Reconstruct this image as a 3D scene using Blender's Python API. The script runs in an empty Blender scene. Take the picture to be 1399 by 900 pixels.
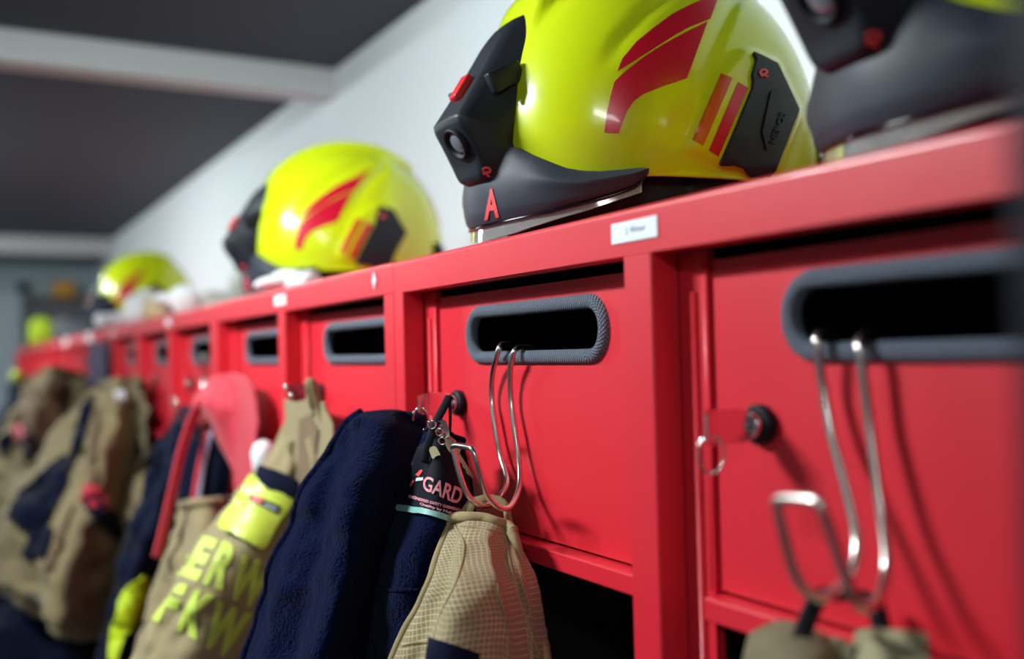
import bpy, bmesh, math, random
from mathutils import Vector, Matrix, noise
from mathutils.bvhtree import BVHTree
random.seed(7)
SC = bpy.context.scene
COL = SC.collection
PI = math.pi
EYE = 1.70                                   # camera height above the floor; most z below are given from eye level

# ------------------------------------------------------------------ camera
FPX = 1360.0
ax = Vector((774, 50, -1360)).normalized()
az = Vector((-.0245, 1, .0228)); az = (az - ax * az.dot(ax)).normalized()
ay = -(az.cross(ax))
def camvec(a, b, c):                         # right, up, forward -> world direction
    v = Vector((a, b, c)); return Vector((ax.dot(v), ay.dot(v), az.dot(v)))
R_, U_, F_ = camvec(1, 0, 0), camvec(0, 1, 0), camvec(0, 0, 1)
cam_d = bpy.data.cameras.new('camera'); cam = bpy.data.objects.new('camera', cam_d); COL.objects.link(cam)
m = Matrix((R_, U_, -F_)).transposed().to_4x4(); m.translation = Vector((0, 0, EYE)); cam.matrix_world = m
cam_d.sensor_width = 36; cam_d.lens = FPX / 1399 * 36; cam_d.clip_start = .01
cam_d.dof.use_dof = True; cam_d.dof.focus_distance = .65; cam_d.dof.aperture_fstop = 3.0
SC.camera = cam
# ------------------------------------------------------------------ world, exposure, lamps
w = bpy.data.worlds.new('world'); SC.world = w; w.use_nodes = True
w.node_tree.nodes['Background'].inputs[0].default_value = (.55, .68, .85, 1)
w.node_tree.nodes['Background'].inputs[1].default_value = .35
SC.view_settings.view_transform = 'Standard'; SC.view_settings.look = 'None'
SC.view_settings.gamma = 1; SC.view_settings.use_curve_mapping = False
SC.view_settings.exposure = 0.52
LAMPS = [(-1.05, -.46, .36, .12, 27.0), (-3.5, -.50, 1.1, .12, 26.0), (1.0, -.70, 1.1, .12, 9.0), (-5.2, -.50, 1.1, .12, 9.0)]   # x, y, length, width, watts; first follows the shadows, other three added as fill
def area_light(x, y, lx, ly, watts):
    d = bpy.data.lights.new('lamp_light', 'AREA'); d.shape = 'RECTANGLE'; d.size = lx; d.size_y = ly
    d.energy = watts; d.color = (.90, .985, 1.0)
    o = bpy.data.objects.new('lamp_light', d); COL.objects.link(o); o.location = (x, y, EYE + .628); o.rotation_euler = (math.radians(44), 0, 0)   # tilt added to brighten the lockers and the wall
    return o
for L in LAMPS: area_light(*L)

# ------------------------------------------------------------------ helpers
ORG = {}
def T(m_, a): return m_.node_tree.nodes.new(a)
def mat(name, col, rough=.5, metal=0.0, coat=0.0, spec=.5, noise_amt=0.0, noise_scale=20, bump=0.0, bump_scale=200, sheen=0.0, col2=None, detail=4, trans=0.0, alpha=1.0, emis=0.0, bump_dist=.001):
    m_ = bpy.data.materials.new(name); m_.use_nodes = True
    nt = m_.node_tree; b = nt.nodes['Principled BSDF']; L = nt.links.new
    b.inputs['Base Color'].default_value = (*col, 1); b.inputs['Roughness'].default_value = rough
    b.inputs['Metallic'].default_value = metal; b.inputs['Coat Weight'].default_value = coat; b.inputs['Coat Roughness'].default_value = .08
    b.inputs['Specular IOR Level'].default_value = spec
    b.inputs['Transmission Weight'].default_value = trans; b.inputs['Alpha'].default_value = alpha
    if sheen: b.inputs['Sheen Weight'].default_value = sheen; b.inputs['Sheen Roughness'].default_value = .5
    if emis:
        b.inputs['Emission Color'].default_value = (*col, 1); b.inputs['Emission Strength'].default_value = emis
    tc = T(m_, 'ShaderNodeTexCoord')
    if noise_amt or col2:
        n = T(m_, 'ShaderNodeTexNoise'); n.inputs['Scale'].default_value = noise_scale; n.inputs['Detail'].default_value = detail
        L(tc.outputs['Object'], n.inputs['Vector'])
        mx = T(m_, 'ShaderNodeMix'); mx.data_type = 'RGBA'
        mx.inputs[6].default_value = (*col, 1)
        c2 = col2 if col2 else tuple(c * (1 - noise_amt) for c in col)
        mx.inputs[7].default_value = (*c2, 1)
        L(n.outputs['Fac'], mx.inputs[0]); L(mx.outputs[2], b.inputs['Base Color'])
    if bump:
        n2 = T(m_, 'ShaderNodeTexNoise'); n2.inputs['Scale'].default_value = bump_scale; n2.inputs['Detail'].default_value = 3
        L(tc.outputs['Object'], n2.inputs['Vector'])
        bp = T(m_, 'ShaderNodeBump'); bp.inputs['Strength'].default_value = bump; bp.inputs['Distance'].default_value = bump_dist
        L(n2.outputs['Fac'], bp.inputs['Height']); L(bp.outputs['Normal'], b.inputs['Normal'])
    return m_
def ripstop(name, col, line, pitch=.0034):
    """woven cloth with a raised square grid, laid out in the cloth's own uv (metres)"""
    m_ = mat(name, col, .85, bump=0, sheen=.15); nt = m_.node_tree; b = nt.nodes['Principled BSDF']; L = nt.links.new
    uv = T(m_, 'ShaderNodeUVMap'); uv.uv_map = 'cloth'
    sp = T(m_, 'ShaderNodeSeparateXYZ'); L(uv.outputs[0], sp.inputs[0])
    outs = []
    for i in (0, 1):
        a = T(m_, 'ShaderNodeMath'); a.operation = 'MULTIPLY'; a.inputs[1].default_value = 1 / pitch; L(sp.outputs[i], a.inputs[0])
        f = T(m_, 'ShaderNodeMath'); f.operation = 'FRACT'; L(a.outputs[0], f.inputs[0])
        c = T(m_, 'ShaderNodeMath'); c.operation = 'LESS_THAN'; c.inputs[1].default_value = .14; L(f.outputs[0], c.inputs[0])
        outs.append(c)
    mx = T(m_, 'ShaderNodeMath'); mx.operation = 'MAXIMUM'; L(outs[0].outputs[0], mx.inputs[0]); L(outs[1].outputs[0], mx.inputs[1])
    n = T(m_, 'ShaderNodeTexNoise'); n.inputs['Scale'].default_value = 60; tc = T(m_, 'ShaderNodeTexCoord'); L(tc.outputs['Object'], n.inputs['Vector'])
    mul = T(m_, 'ShaderNodeMath'); mul.operation = 'MULTIPLY'; L(mx.outputs[0], mul.inputs[0]); L(n.outputs['Fac'], mul.inputs[1])
    mc = T(m_, 'ShaderNodeMix'); mc.data_type = 'RGBA'; mc.inputs[6].default_value = (*col, 1); mc.inputs[7].default_value = (*line, 1)
    L(mul.outputs[0], mc.inputs[0]); L(mc.outputs[2], b.inputs['Base Color'])
    bp = T(m_, 'ShaderNodeBump'); bp.inputs['Strength'].default_value = .5; bp.inputs['Distance'].default_value = .0004
    L(mx.outputs[0], bp.inputs['Height']); L(bp.outputs['Normal'], b.inputs['Normal'])
    return m_

def org_of(parent):
    return ORG.get(parent.name, Vector((0, 0, 0))) if parent else Vector((0, 0, 0))
def link(name, me, material, parent=None, smooth=True, kind=None):
    """me is in world coordinates; it is shifted into the frame of the parent thing"""
    o = bpy.data.objects.new(name, me); COL.objects.link(o)
    og = org_of(parent)
    if og.length: me.transform(Matrix.Translation(-og))
    if parent: o.parent = parent
    ORG[o.name] = og.copy()
    mats = material if isinstance(material, (list, tuple)) else [material]
    for q in mats: me.materials.append(q)
    if smooth:
        for p in me.polygons: p.use_smooth = True
    if kind: o['kind'] = kind
    return o
def build(name, verts, faces, material, parent=None, smooth=True, kind=None):
    me = bpy.data.meshes.new(name); me.from_pydata([tuple(v) for v in verts], [], faces); me.update()
    return link(name, me, material, parent, smooth, kind)
def from_bm(name, bm, material, parent=None, smooth=False, kind=None):
    bmesh.ops.recalc_face_normals(bm, faces=bm.faces[:])
    me = bpy.data.meshes.new(name); bm.to_mesh(me); bm.free()
    return link(name, me, material, parent, smooth, kind)
def thing(name, label, cat, loc, group=None):
    o = bpy.data.objects.new(name, None); COL.objects.link(o); o.empty_display_size = .03
    o.location = Vector(loc); ORG[o.name] = Vector(loc)
    return tag(o, label, cat, group)
def tag(o, label, cat, group=None):
    o['label'] = label; o['category'] = cat
    if group: o['group'] = group
    return o
def to_origin(o):
    """give a one-mesh thing an origin inside itself"""
    me = o.data; c = sum((v.co for v in me.vertices), Vector()) / len(me.vertices)
    me.transform(Matrix.Translation(-c)); o.location = o.location + c; ORG[o.name] = ORG.get(o.name, Vector()) + c
    return o
def add_box(bm, x0, x1, y0, y1, z0, z1, bev=0.0, seg=1):
    """z from eye level"""
    b2 = bmesh.new()
    bmesh.ops.create_cube(b2, size=1)
    for v in b2.verts:
        v.co = Vector(((x0 + x1) / 2 + v.co.x * (x1 - x0), (y0 + y1) / 2 + v.co.y * (y1 - y0), EYE + (z0 + z1) / 2 + v.co.z * (z1 - z0)))
    if bev: bmesh.ops.bevel(b2, geom=b2.edges[:], offset=bev, segments=seg, affect='EDGES', profile=.5)
    me = bpy.data.meshes.new('t'); b2.to_mesh(me); b2.free(); bm.from_mesh(me); bpy.data.meshes.remove(me)
def box(name, x0, x1, y0, y1, z0, z1, material, parent=None, bev=0.0, seg=1, smooth=False, kind=None):
    bm = bmesh.new(); add_box(bm, x0, x1, y0, y1, z0, z1, bev, seg)
    return from_bm(name, bm, material, parent, smooth, kind)
def catmull(pts, n):
    """n samples along a Catmull-Rom curve through pts (any tuples of floats), even in parameter"""
    P_ = [Vector(p) for p in pts]; k = len(P_) - 1; out = []
    for i in range(n):
        t = i / (n - 1) * k; j = min(int(t), k - 1); f = t - j
        p0 = P_[j - 1] if j > 0 else P_[0] * 2 - P_[1]; p1 = P_[j]; p2 = P_[j + 1]
        p3 = P_[j + 2] if j + 2 <= k else P_[k] * 2 - P_[k - 1]
        out.append(.5 * ((2 * p1) + (p2 - p0) * f + (2 * p0 - 5 * p1 + 4 * p2 - p3) * f * f + (3 * p1 - p0 - 3 * p2 + p3) * f ** 3))
    return out
def even(pts, n):
    """resample a polyline to n points evenly spaced"""
    d = [0]
    for a, b in zip(pts, pts[1:]): d.append(d[-1] + (b - a).length)
    out = []; j = 0
    for i in range(n):
        s = d[-1] * i / (n - 1)
        while j < len(pts) - 2 and d[j + 1] < s: j += 1
        f = (s - d[j]) / max(1e-9, d[j + 1] - d[j]); out.append(pts[j].lerp(pts[j + 1], min(1, max(0, f))))
    return out
def tube_geo(pts, rad, seg=10, closed=False, flat=None):
    """tube through world points; rad number or list; flat=(w,t) gives a strap section"""
    n = len(pts); V = []; F = []
    ref = None
    for i, p in enumerate(pts):
        a = pts[(i - 1) % n] if (closed or i > 0) else p; b = pts[(i + 1) % n] if (closed or i < n - 1) else p
        t = (b - a).normalized()
        if ref is None: ref = t.orthogonal().normalized()
        if flat and len(flat) > 2: ref = flat[2].copy()
        ref = (ref - t * ref.dot(t)).normalized(); bi = t.cross(ref)
        r = rad[i] if isinstance(rad, (list, tuple)) else rad
        for s in range(seg):
            an = 2 * PI * s / seg
            if flat: q = ref * math.cos(an) * flat[0] / 2 + bi * math.sin(an) * flat[1] / 2
            else: q = (ref * math.cos(an) + bi * math.sin(an)) * r
            V.append(p + q)
    for i in range(n if closed else n - 1):
        j = (i + 1) % n
        for s in range(seg):
            s2 = (s + 1) % seg; F.append((i * seg + s, i * seg + s2, j * seg + s2, j * seg + s))
    if not closed:
        F.append(tuple(range(seg))[::-1]); F.append(tuple((n - 1) * seg + s for s in range(seg)))
    return V, F
def tube(name, pts, rad, material, parent=None, seg=10, closed=False, flat=None):
    V, F = tube_geo(pts, rad, seg, closed, flat)
    bm = bmesh.new(); vs = [bm.verts.new(v) for v in V]
    for f in F: bm.faces.new([vs[i] for i in f])
    return from_bm(name, bm, material, parent, True)
def lathe(name, c, axis, prof, material, parent=None, seg=32, closed=False):
    """prof: (distance along axis, radius)"""
    axis = axis.normalized(); u = axis.orthogonal().normalized(); v = axis.cross(u); V = []; F = []
    for d, r in prof:
        for s in range(seg):
            a = 2 * PI * s / seg; V.append(c + axis * d + (u * math.cos(a) + v * math.sin(a)) * r)
    k = len(prof)
    for i in range(k if closed else k - 1):
        for s in range(seg):
            s2 = (s + 1) % seg; j = (i + 1) % k; F.append((i * seg + s, i * seg + s2, j * seg + s2, j * seg + s))
    if not closed: F.append(tuple(range(seg))[::-1]); F.append(tuple((k - 1) * seg + s for s in range(seg)))
    bm = bmesh.new(); vs = [bm.verts.new(q) for q in V]
    for f in F: bm.faces.new([vs[i] for i in f])
    return from_bm(name, bm, material, parent, True)
# survey of the place: a bearing read off the photograph meets a known plane or distance
EYEP = Vector((0, 0, EYE))
def bearing(u, v): return camvec(u - 699.5, 450 - v, FPX)
def at_y(u, v, y): r = bearing(u, v); return EYEP + r * (y / r.y)
def at_x(u, v, x): r = bearing(u, v); return EYEP + r * (x / r.x)
def at_d(u, v, d): return EYEP + bearing(u, v) * (d / FPX)
def surface_bvh(*objs):
    V = []; F = []
    for o in objs:
        og = ORG[o.name] if o.parent else Vector(o.location); k = len(V)
        V += [v.co + og for v in o.data.vertices]; F += [tuple(i + k for i in p.vertices) for p in o.data.polygons]
    return BVHTree.FromPolygons(V, F)
def hit(bvh, u, v):
    r = bearing(u, v).normalized(); h = bvh.ray_cast(EYEP, r)
    return (h[0], h[1] if h[1].dot(r) < 0 else -h[1]) if h[0] is not None else (None, None)
def patch(name, bvh, polys, material, parent, thick=.0008, lift=.0004, sub=8.0, smooth=True, mirror=None, bevel=0.0, faces2d=None):
    """a thin piece (sticker, plate, print) that lies on a curved surface. polys: outlines (u,v); faces2d: (verts, faces) instead"""
    bm = bmesh.new()
    if faces2d:
        vs = [bm.verts.new((x, y, 0)) for x, y in faces2d[0]]
        for f in faces2d[1]:
            try: bm.faces.new([vs[i] for i in f])
            except ValueError: pass
    else:
        for poly in polys:
            pts = []
            for a, b in zip(poly, poly[1:] + poly[:1]):
                L = math.hypot(b[0] - a[0], b[1] - a[1]); k = max(1, int(L / sub))
                for i in range(k): pts.append((a[0] + (b[0] - a[0]) * i / k, a[1] + (b[1] - a[1]) * i / k))
            vs = [bm.verts.new((x, y, 0)) for x, y in pts]
            es = [bm.edges.new((vs[i], vs[(i + 1) % len(vs)])) for i in range(len(vs))]
            bmesh.ops.triangle_fill(bm, use_beauty=True, edges=es)
    # cut into a fine net so that it can follow the surface
    xs = [v.co.x for v in bm.verts]; ys = [v.co.y for v in bm.verts]
    for axis_, lo, hi in ((0, min(xs), max(xs)), (1, min(ys), max(ys))):
        k = int((hi - lo) / sub)
        for i in range(1, k + 1):
            c = lo + (hi - lo) * i / (k + 1); co = [0, 0, 0]; co[axis_] = c; no = [0, 0, 0]; no[axis_] = 1
            bmesh.ops.bisect_plane(bm, geom=bm.verts[:] + bm.edges[:] + bm.faces[:], plane_co=co, plane_no=no)
    bmesh.ops.recalc_face_normals(bm, faces=bm.faces[:])
    for f in bm.faces:
        if f.normal.z > 0: f.normal_flip()
    norm = {}; bad = []
    for v in bm.verts:
        p, n = hit(bvh, v.co.x, v.co.y)
        if p is None: bad.append(v); continue
        v.co = p + n * lift; norm[v.index] = n
    if bad: bmesh.ops.delete(bm, geom=bad, context='VERTS')
    if not bm.verts: bm.free(); return None
    bm.verts.ensure_lookup_table(); bm.verts.index_update()
    bm.normal_update()
    # thickness
    top = {}
    boundary = [e for e in bm.edges if e.is_boundary]
    vn = {v: v.normal.copy() for v in bm.verts}
    for v in list(bm.verts):
        nrm = vn[v]
        if nrm.dot(v.co - EYEP) > 0: nrm = -nrm
        k = bm.verts.new(v.co + nrm * thick); top[v] = k
    for f in list(bm.faces): bm.faces.new([top[v] for v in f.verts])
    for e in boundary: a, b = e.verts; bm.faces.new([a, b, top[b], top[a]])
    bm.verts.index_update()
    # keep only outside: the base faces stay as underside
    bmesh.ops.recalc_face_normals(bm, faces=bm.faces[:])
    me = bpy.data.meshes.new(name); bm.to_mesh(me); bm.free()
    mirror_me = me.copy() if mirror is not None else None
    o = link(name, me, material, parent, smooth)
    if smooth: sharp_by_angle(me, 50)
    if mirror is not None:
        for v in mirror_me.vertices: v.co.x = 2 * mirror - v.co.x
        mirror_me.flip_normals()
        link(name, mirror_me, material, parent, smooth)
        if smooth: sharp_by_angle(mirror_me, 50)
    return o
def sharp_by_angle(me, deg):
    bm = bmesh.new(); bm.from_mesh(me)
    for e in bm.edges:
        if len(e.link_faces) == 2 and e.calc_face_angle(0) > math.radians(deg): e.smooth = False
    bm.to_mesh(me); bm.free()
def text2d(s, bold=0.0):
    c = bpy.data.curves.new('t', 'FONT'); c.body = s; c.offset = bold; c.resolution_u = 4
    o = bpy.data.objects.new('t', c); COL.objects.link(o)
    dg = bpy.context.evaluated_depsgraph_get(); me = bpy.data.meshes.new_from_object(o.evaluated_get(dg))
    V = [(v.co.x, v.co.y) for v in me.vertices]; F = [tuple(p.vertices) for p in me.polygons]
    bpy.data.objects.remove(o); bpy.data.curves.remove(c); bpy.data.meshes.remove(me)
    x0, x1 = min(v[0] for v in V), max(v[0] for v in V); y0, y1 = min(v[1] for v in V), max(v[1] for v in V)
    return [((x - x0) / (x1 - x0), (y - y0) / (y1 - y0)) for x, y in V], F
def text_quad(s, tl, tr, bl, br, bold=0.0):
    V, F = text2d(s, bold); out = []
    for x, y in V:
        tx, ty = tl[0] + (tr[0] - tl[0]) * x, tl[1] + (tr[1] - tl[1]) * x
        bx, by = bl[0] + (br[0] - bl[0]) * x, bl[1] + (br[1] - bl[1]) * x
        out.append((bx + (tx - bx) * y, by + (ty - by) * y))
    return out, F
def copy_thing(o, loc, label, rot=0, parent=None, group=None):
    c = o.copy(); COL.objects.link(c)
    if parent is not None: c.parent = parent
    else:
        c.location = loc; c['label'] = label
        if isinstance(rot, (tuple, list)): c.rotation_euler = rot
        else: c.rotation_euler = (0, 0, rot)
    for ch in o.children: copy_thing(ch, None, None, parent=c)
    return c
def sstep(x): x = min(1, max(0, x)); return x * x * (3 - 2 * x)
def wall_text(name, s, x0, x1, y, z0, z1, material, parent, t=.0003, bold=0.0):
    """lettering standing on a plane that faces -y"""
    V, F = text2d(s, bold); bm = bmesh.new()
    vs = [bm.verts.new((x0 + (x1 - x0) * a, y, EYE + z0 + (z1 - z0) * b)) for a, b in V]
    for f in F:
        try: bm.faces.new([vs[i] for i in f])
        except ValueError: pass
    r = bmesh.ops.extrude_face_region(bm, geom=bm.faces[:])
    for e in r['geom']:
        if isinstance(e, bmesh.types.BMVert): e.co.y -= t
    return from_bm(name, bm, material, parent)

# ------------------------------------------------------------------ materials
RED = mat('red_powder_coat', (.74, .018, .036), .42, coat=.06, spec=.6, noise_amt=.10, noise_scale=6, bump=.12, bump_scale=14, bump_dist=.004)
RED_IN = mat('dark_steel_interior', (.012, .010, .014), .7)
BLACK = mat('black_rubber', (.006, .007, .012), .6, spec=.3, bump=.15, bump_scale=900, bump_dist=.0004)
BLKPL = mat('black_helmet_plastic', (.010, .013, .022), .48, spec=.4, bump=.25, bump_scale=1500, bump_dist=.0003)
BLKGL = mat('glossy_black_plastic', (.006, .006, .010), .12)
YEL = mat('fluorescent_yellow_shell', (.66, .80, .006), .22, coat=.5, noise_amt=.05, noise_scale=9)
REDF = mat('red_reflective_film', (.60, .004, .030), .30, coat=.3)
ORF = mat('film_with_orange_reflection', (.60, .085, .015), .30, coat=.3)  # orange shift of the reflecting film put into the base colour
REDP = mat('red_plastic', (.75, .03, .03), .35)
CORAL = mat('coral_print', (.85, .09, .09), .5)
GREYP = mat('slate_grey_plastic', (.030, .036, .055), .5, spec=.4, bump=.2, bump_scale=1200, bump_dist=.0003)
LENS = mat('lamp_lens_glass', (.34, .36, .44), .16, coat=1, metal=.5)
STEEL = mat('brushed_steel_wire', (.72, .68, .64), .26, metal=1.0)
CHROME = mat('chrome', (.85, .85, .85), .08, metal=1.0)
WHITE = mat('white_label_paper', (.82, .86, .90), .5)
GREYT = mat('grey_print', (.35, .40, .48), .6)
CLEAR = mat('clear_visor_polycarbonate', (.82, .86, .84), .06, trans=.75, coat=.5)
WALLM = mat('white_plaster_wall', (.80, .90, .93), .8, noise_amt=.04, noise_scale=3, bump=.1, bump_scale=60)
CEILM = mat('dark_grey_ceiling_paint', (.042, .066, .092), .75, noise_amt=.15, noise_scale=1.2)
BEAMM = mat('pale_grey_beam_paint', (.62, .66, .66), .6)
FARM = mat('grey_blue_wall_paint', (.36, .47, .52), .8, noise_amt=.06, noise_scale=2)
FLOORM = mat('grey_floor_tile', (.16, .17, .19), .35, noise_amt=.25, noise_scale=8)
NAVY = mat('navy_fleece', (.0004, .0012, .012), .95, spec=.04, sheen=.03, col2=(.002, .007, .045), noise_scale=420, bump=1.0, bump_scale=420, bump_dist=.0040, detail=6)
NAVYF = mat('navy_cloth', (.0035, .006, .022), .9, spec=.1, sheen=.05, bump=.3, bump_scale=300)
NAVYL = mat('navy_label_cloth', (.002, .003, .010), .75, spec=.2, bump=.2, bump_scale=500)
TAN = ripstop('tan_ripstop_cloth', (.23, .175, .080), (.80, .72, .50))
TANC = mat('tan_cloth', (.30, .235, .120), .9, sheen=.1, noise_amt=.15, noise_scale=25, bump=.3, bump_scale=200)
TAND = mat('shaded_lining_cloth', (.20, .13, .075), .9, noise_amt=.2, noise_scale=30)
PIPE = mat('tan_piping', (.30, .235, .115), .85, bump=.6, bump_scale=300)
CORALC = mat('red_brace_webbing', (.58, .025, .05), .7, bump=.35, bump_scale=350, sheen=.2)
LIME = mat('lime_reflective_print', (.50, .64, .09), .55)
LIMEF = mat('lime_plastic_flap', (.58, .70, .07), .4)
BLUEP = mat('royal_blue_cloth', (.01, .02, .10), .9)
GLOVE = mat('white_glove_cloth', (.82, .84, .86), .85, bump=.4, bump_scale=200)
BEIGE = mat('beige_hood_cloth', (.62, .60, .53), .9, bump=.4, bump_scale=80)
WOOD = mat('brown_wood', (.14, .085, .05), .6, noise_amt=.4, noise_scale=15)
BOARDM = mat('grey_board_notices', (.20, .20, .21), .8, col2=(.08, .09, .11), noise_scale=12)
ORANGE = mat('orange_box', (.75, .36, .03), .6)
DKBLUE = mat('dark_navy_steel', (.006, .007, .018), .6, spec=.25)
MINT = mat('mint_label_band', (.30, .62, .56), .5, col2=(.12, .30, .28), noise_scale=260)
PINKT = mat('pale_pink_print', (.75, .30, .36), .5)
DOORM = mat('pale_grey_door_paint', (.45, .55, .60), .6)
LAMPB = mat('white_lamp_housing', (.8, .8, .8), .5)
LAMPE = mat('lamp_diffuser', (1, .97, .93), .5, emis=6.0)
def trim_mat():
    m_ = mat('braided_grey_edge_trim', (.085, .105, .15), .6); nt = m_.node_tree; L = nt.links.new; b = nt.nodes['Principled BSDF']
    uv = T(m_, 'ShaderNodeUVMap'); uv.uv_map = 'trim'
    sp = T(m_, 'ShaderNodeSeparateXYZ'); L(uv.outputs[0], sp.inputs[0])
    def wave(i, k, add=None):
        a = T(m_, 'ShaderNodeMath'); a.operation = 'MULTIPLY'; a.inputs[1].default_value = k; L(sp.outputs[i], a.inputs[0])
        s = T(m_, 'ShaderNodeMath'); s.operation = 'SINE'; L(a.outputs[0], s.inputs[0]); return s
    s1 = wave(0, 2 * PI / .0024); s2 = wave(1, 2 * PI * 11)
    mu = T(m_, 'ShaderNodeMath'); mu.operation = 'MULTIPLY'; L(s1.outputs[0], mu.inputs[0]); L(s2.outputs[0], mu.inputs[1])
    bp = T(m_, 'ShaderNodeBump'); bp.inputs['Strength'].default_value = 1; bp.inputs['Distance'].default_value = .0006
    L(mu.outputs[0], bp.inputs['Height']); L(bp.outputs['Normal'], b.inputs['Normal'])
    mr = T(m_, 'ShaderNodeMapRange'); mr.inputs[1].default_value = -1; mr.inputs[2].default_value = 1; L(mu.outputs[0], mr.inputs[0])
    mc = T(m_, 'ShaderNodeMix'); mc.data_type = 'RGBA'; mc.inputs[6].default_value = (.020, .028, .050, 1); mc.inputs[7].default_value = (.21, .25, .33, 1)
    L(mr.outputs[0], mc.inputs[0]); L(mc.outputs[2], b.inputs['Base Color'])
    return m_
TRIM = trim_mat()

# ------------------------------------------------------------------ the room
WALLY, CEIL = .82, .689
XF, XB, YB = -6.57, 2.2, -2.5
box('wall_right', XF - .1, XB, WALLY, WALLY + .1, -EYE, CEIL + .1, WALLM, kind='structure')
box('wall_left', XF - .1, XB, YB - .1, YB, -EYE, CEIL + .1, WALLM, kind='structure')
box('wall_back', XB, XB + .1, YB - .1, WALLY + .1, -EYE, CEIL + .1, WALLM, kind='structure')
box('wall_front', XF - .1, XF, YB, WALLY, -EYE, CEIL + .1, FARM, kind='structure')
box('floor', XF - .1, XB + .1, YB - .1, WALLY + .1, -EYE - .1, -EYE, FLOORM, kind='structure')
box('ceiling', XF - .1, XB + .1, YB - .1, WALLY + .1, CEIL, CEIL + .1, CEILM, kind='structure')
box('trim_1', -2.34, -2.26, YB, WALLY, CEIL - .068, CEIL, BEAMM, kind='structure', bev=.003)
box('trim_2', -6.0, -5.9, YB, WALLY, CEIL - .095, CEIL, BEAMM, kind='structure', bev=.003)
box('baseboard_front', XF, XF + .015, -.6, WALLY, -EYE, -EYE + .08, BEAMM, kind='structure')
dr = box('door_1', XF, XF + .03, -.55, .37, -EYE, .42, DOORM, kind='structure')
fr = bmesh.new()
add_box(fr, XF, XF + .045, -.61, -.55, -EYE, .48); add_box(fr, XF, XF + .045, .37, .43, -EYE, .48); add_box(fr, XF, XF + .045, -.61, .43, .42, .48)
from_bm('door_frame', fr, FARM, dr)
tube('door_handle', [Vector((XF + .03, -.47, EYE - .62)), Vector((XF + .08, -.47, EYE - .62)), Vector((XF + .08, -.35, EYE - .62))], .009, STEEL, dr)
for (x, y, lx, ly, wt), lb in zip(LAMPS, ['short white ceiling lamp above the helmets', 'long white fill lamp added beyond the ceiling beam', 'long white fill lamp added behind the camera', 'long white fill lamp added near the far wall']):
    t = thing('ceiling_or_added_fill_lamp', lb, 'lamp', (x, y, EYE + CEIL))
    box('housing', x - lx / 2 - .02, x + lx / 2 + .02, y - ly / 2 - .02, y + ly / 2 + .02, .640, CEIL, LAMPB, t, bev=.004)
    box('diffuser', x - lx / 2, x + lx / 2, y - ly / 2, y + ly / 2, .632, .641, LAMPE, t)

# ------------------------------------------------------------------ lockers
YFR = .32                                      # front plane of the lockers
JOINTS = [-.1065, -.757, -1.389, -2.021, -2.653, -3.285, -3.917, -4.549, -5.181, -5.813]
MIDS = [-.4264, -1.073, -1.705, -2.337, -2.969, -3.601, -4.233, -4.865, -5.497]
ZB, ZT = .0505, .0765
def rail_mesh(x0, x1, dz=0.0):
    """top rail and lid as one folded sheet, profile in (y, z) swept along x"""
    prof = [(.334, ZB), (.3215, ZB)]
    for i in range(5):
        a = PI / 2 * i / 4; prof.append((.3230 - .003 * math.cos(a) * 1.0, ZT - .003 + .003 * math.sin(a)))
    prof += [(.815, ZT), (.815, ZT - .003), (.3245, ZT - .0035), (.3225, ZB + .002), (.334, ZB + .002)]
    prof[1] = (.3203, ZB + .0004)
    bm = bmesh.new(); A = [bm.verts.new((x0, y, EYE + z + dz)) for y, z in prof]; B = [bm.verts.new((x1, y, EYE + z + dz)) for y, z in prof]
    n = len(prof)
    for i in range(n): bm.faces.new([A[i], A[(i + 1) % n], B[(i + 1) % n], B[i]])
    bm.faces.new(A); bm.faces.new(B[::-1])
    return bm
def door_bm(x0, x1, z0, z1, sx0, sx1, sz0, sz1, y, t, r=.016):
    """door sheet with a rounded slot cut through"""
    bm = bmesh.new()
    o_ = [bm.verts.new((a, y, EYE + b)) for a, b in ((x0, z0), (x1, z0), (x1, z1), (x0, z1))]
    h_ = []
    for cx, cz, a0 in ((sx1 - r, sz0 + r, -90), (sx1 - r, sz1 - r, 0), (sx0 + r, sz1 - r, 90), (sx0 + r, sz0 + r, 180)):
        for k in range(7):
            a = math.radians(a0 + 15 * k); h_.append(bm.verts.new((cx + r * math.cos(a), y, EYE + cz + r * math.sin(a))))
    es = [bm.edges.new((o_[i], o_[(i + 1) % 4])) for i in range(4)] + [bm.edges.new((h_[i], h_[(i + 1) % len(h_)])) for i in range(len(h_))]
    bmesh.ops.triangle_fill(bm, use_beauty=True, edges=es)
    fs = bm.faces[:]
    cx, cz = (sx0 + sx1) / 2, EYE + (sz0 + sz1) / 2
    kill = [f for f in fs if abs(f.calc_center_median().x - cx) < (sx1 - sx0) / 2 - .001 and abs(f.calc_center_median().z - cz) < (sz1 - sz0) / 2 - .001 and all(v in h_ for v in f.verts)]
    if kill: bmesh.ops.delete(bm, geom=kill, context='FACES_ONLY')
    g = bmesh.ops.extrude_face_region(bm, geom=bm.faces[:])
    for e in g['geom']:
        if isinstance(e, bmesh.types.BMVert): e.co.y += t
    return bm, [Vector(v.co) for v in h_]
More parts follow.
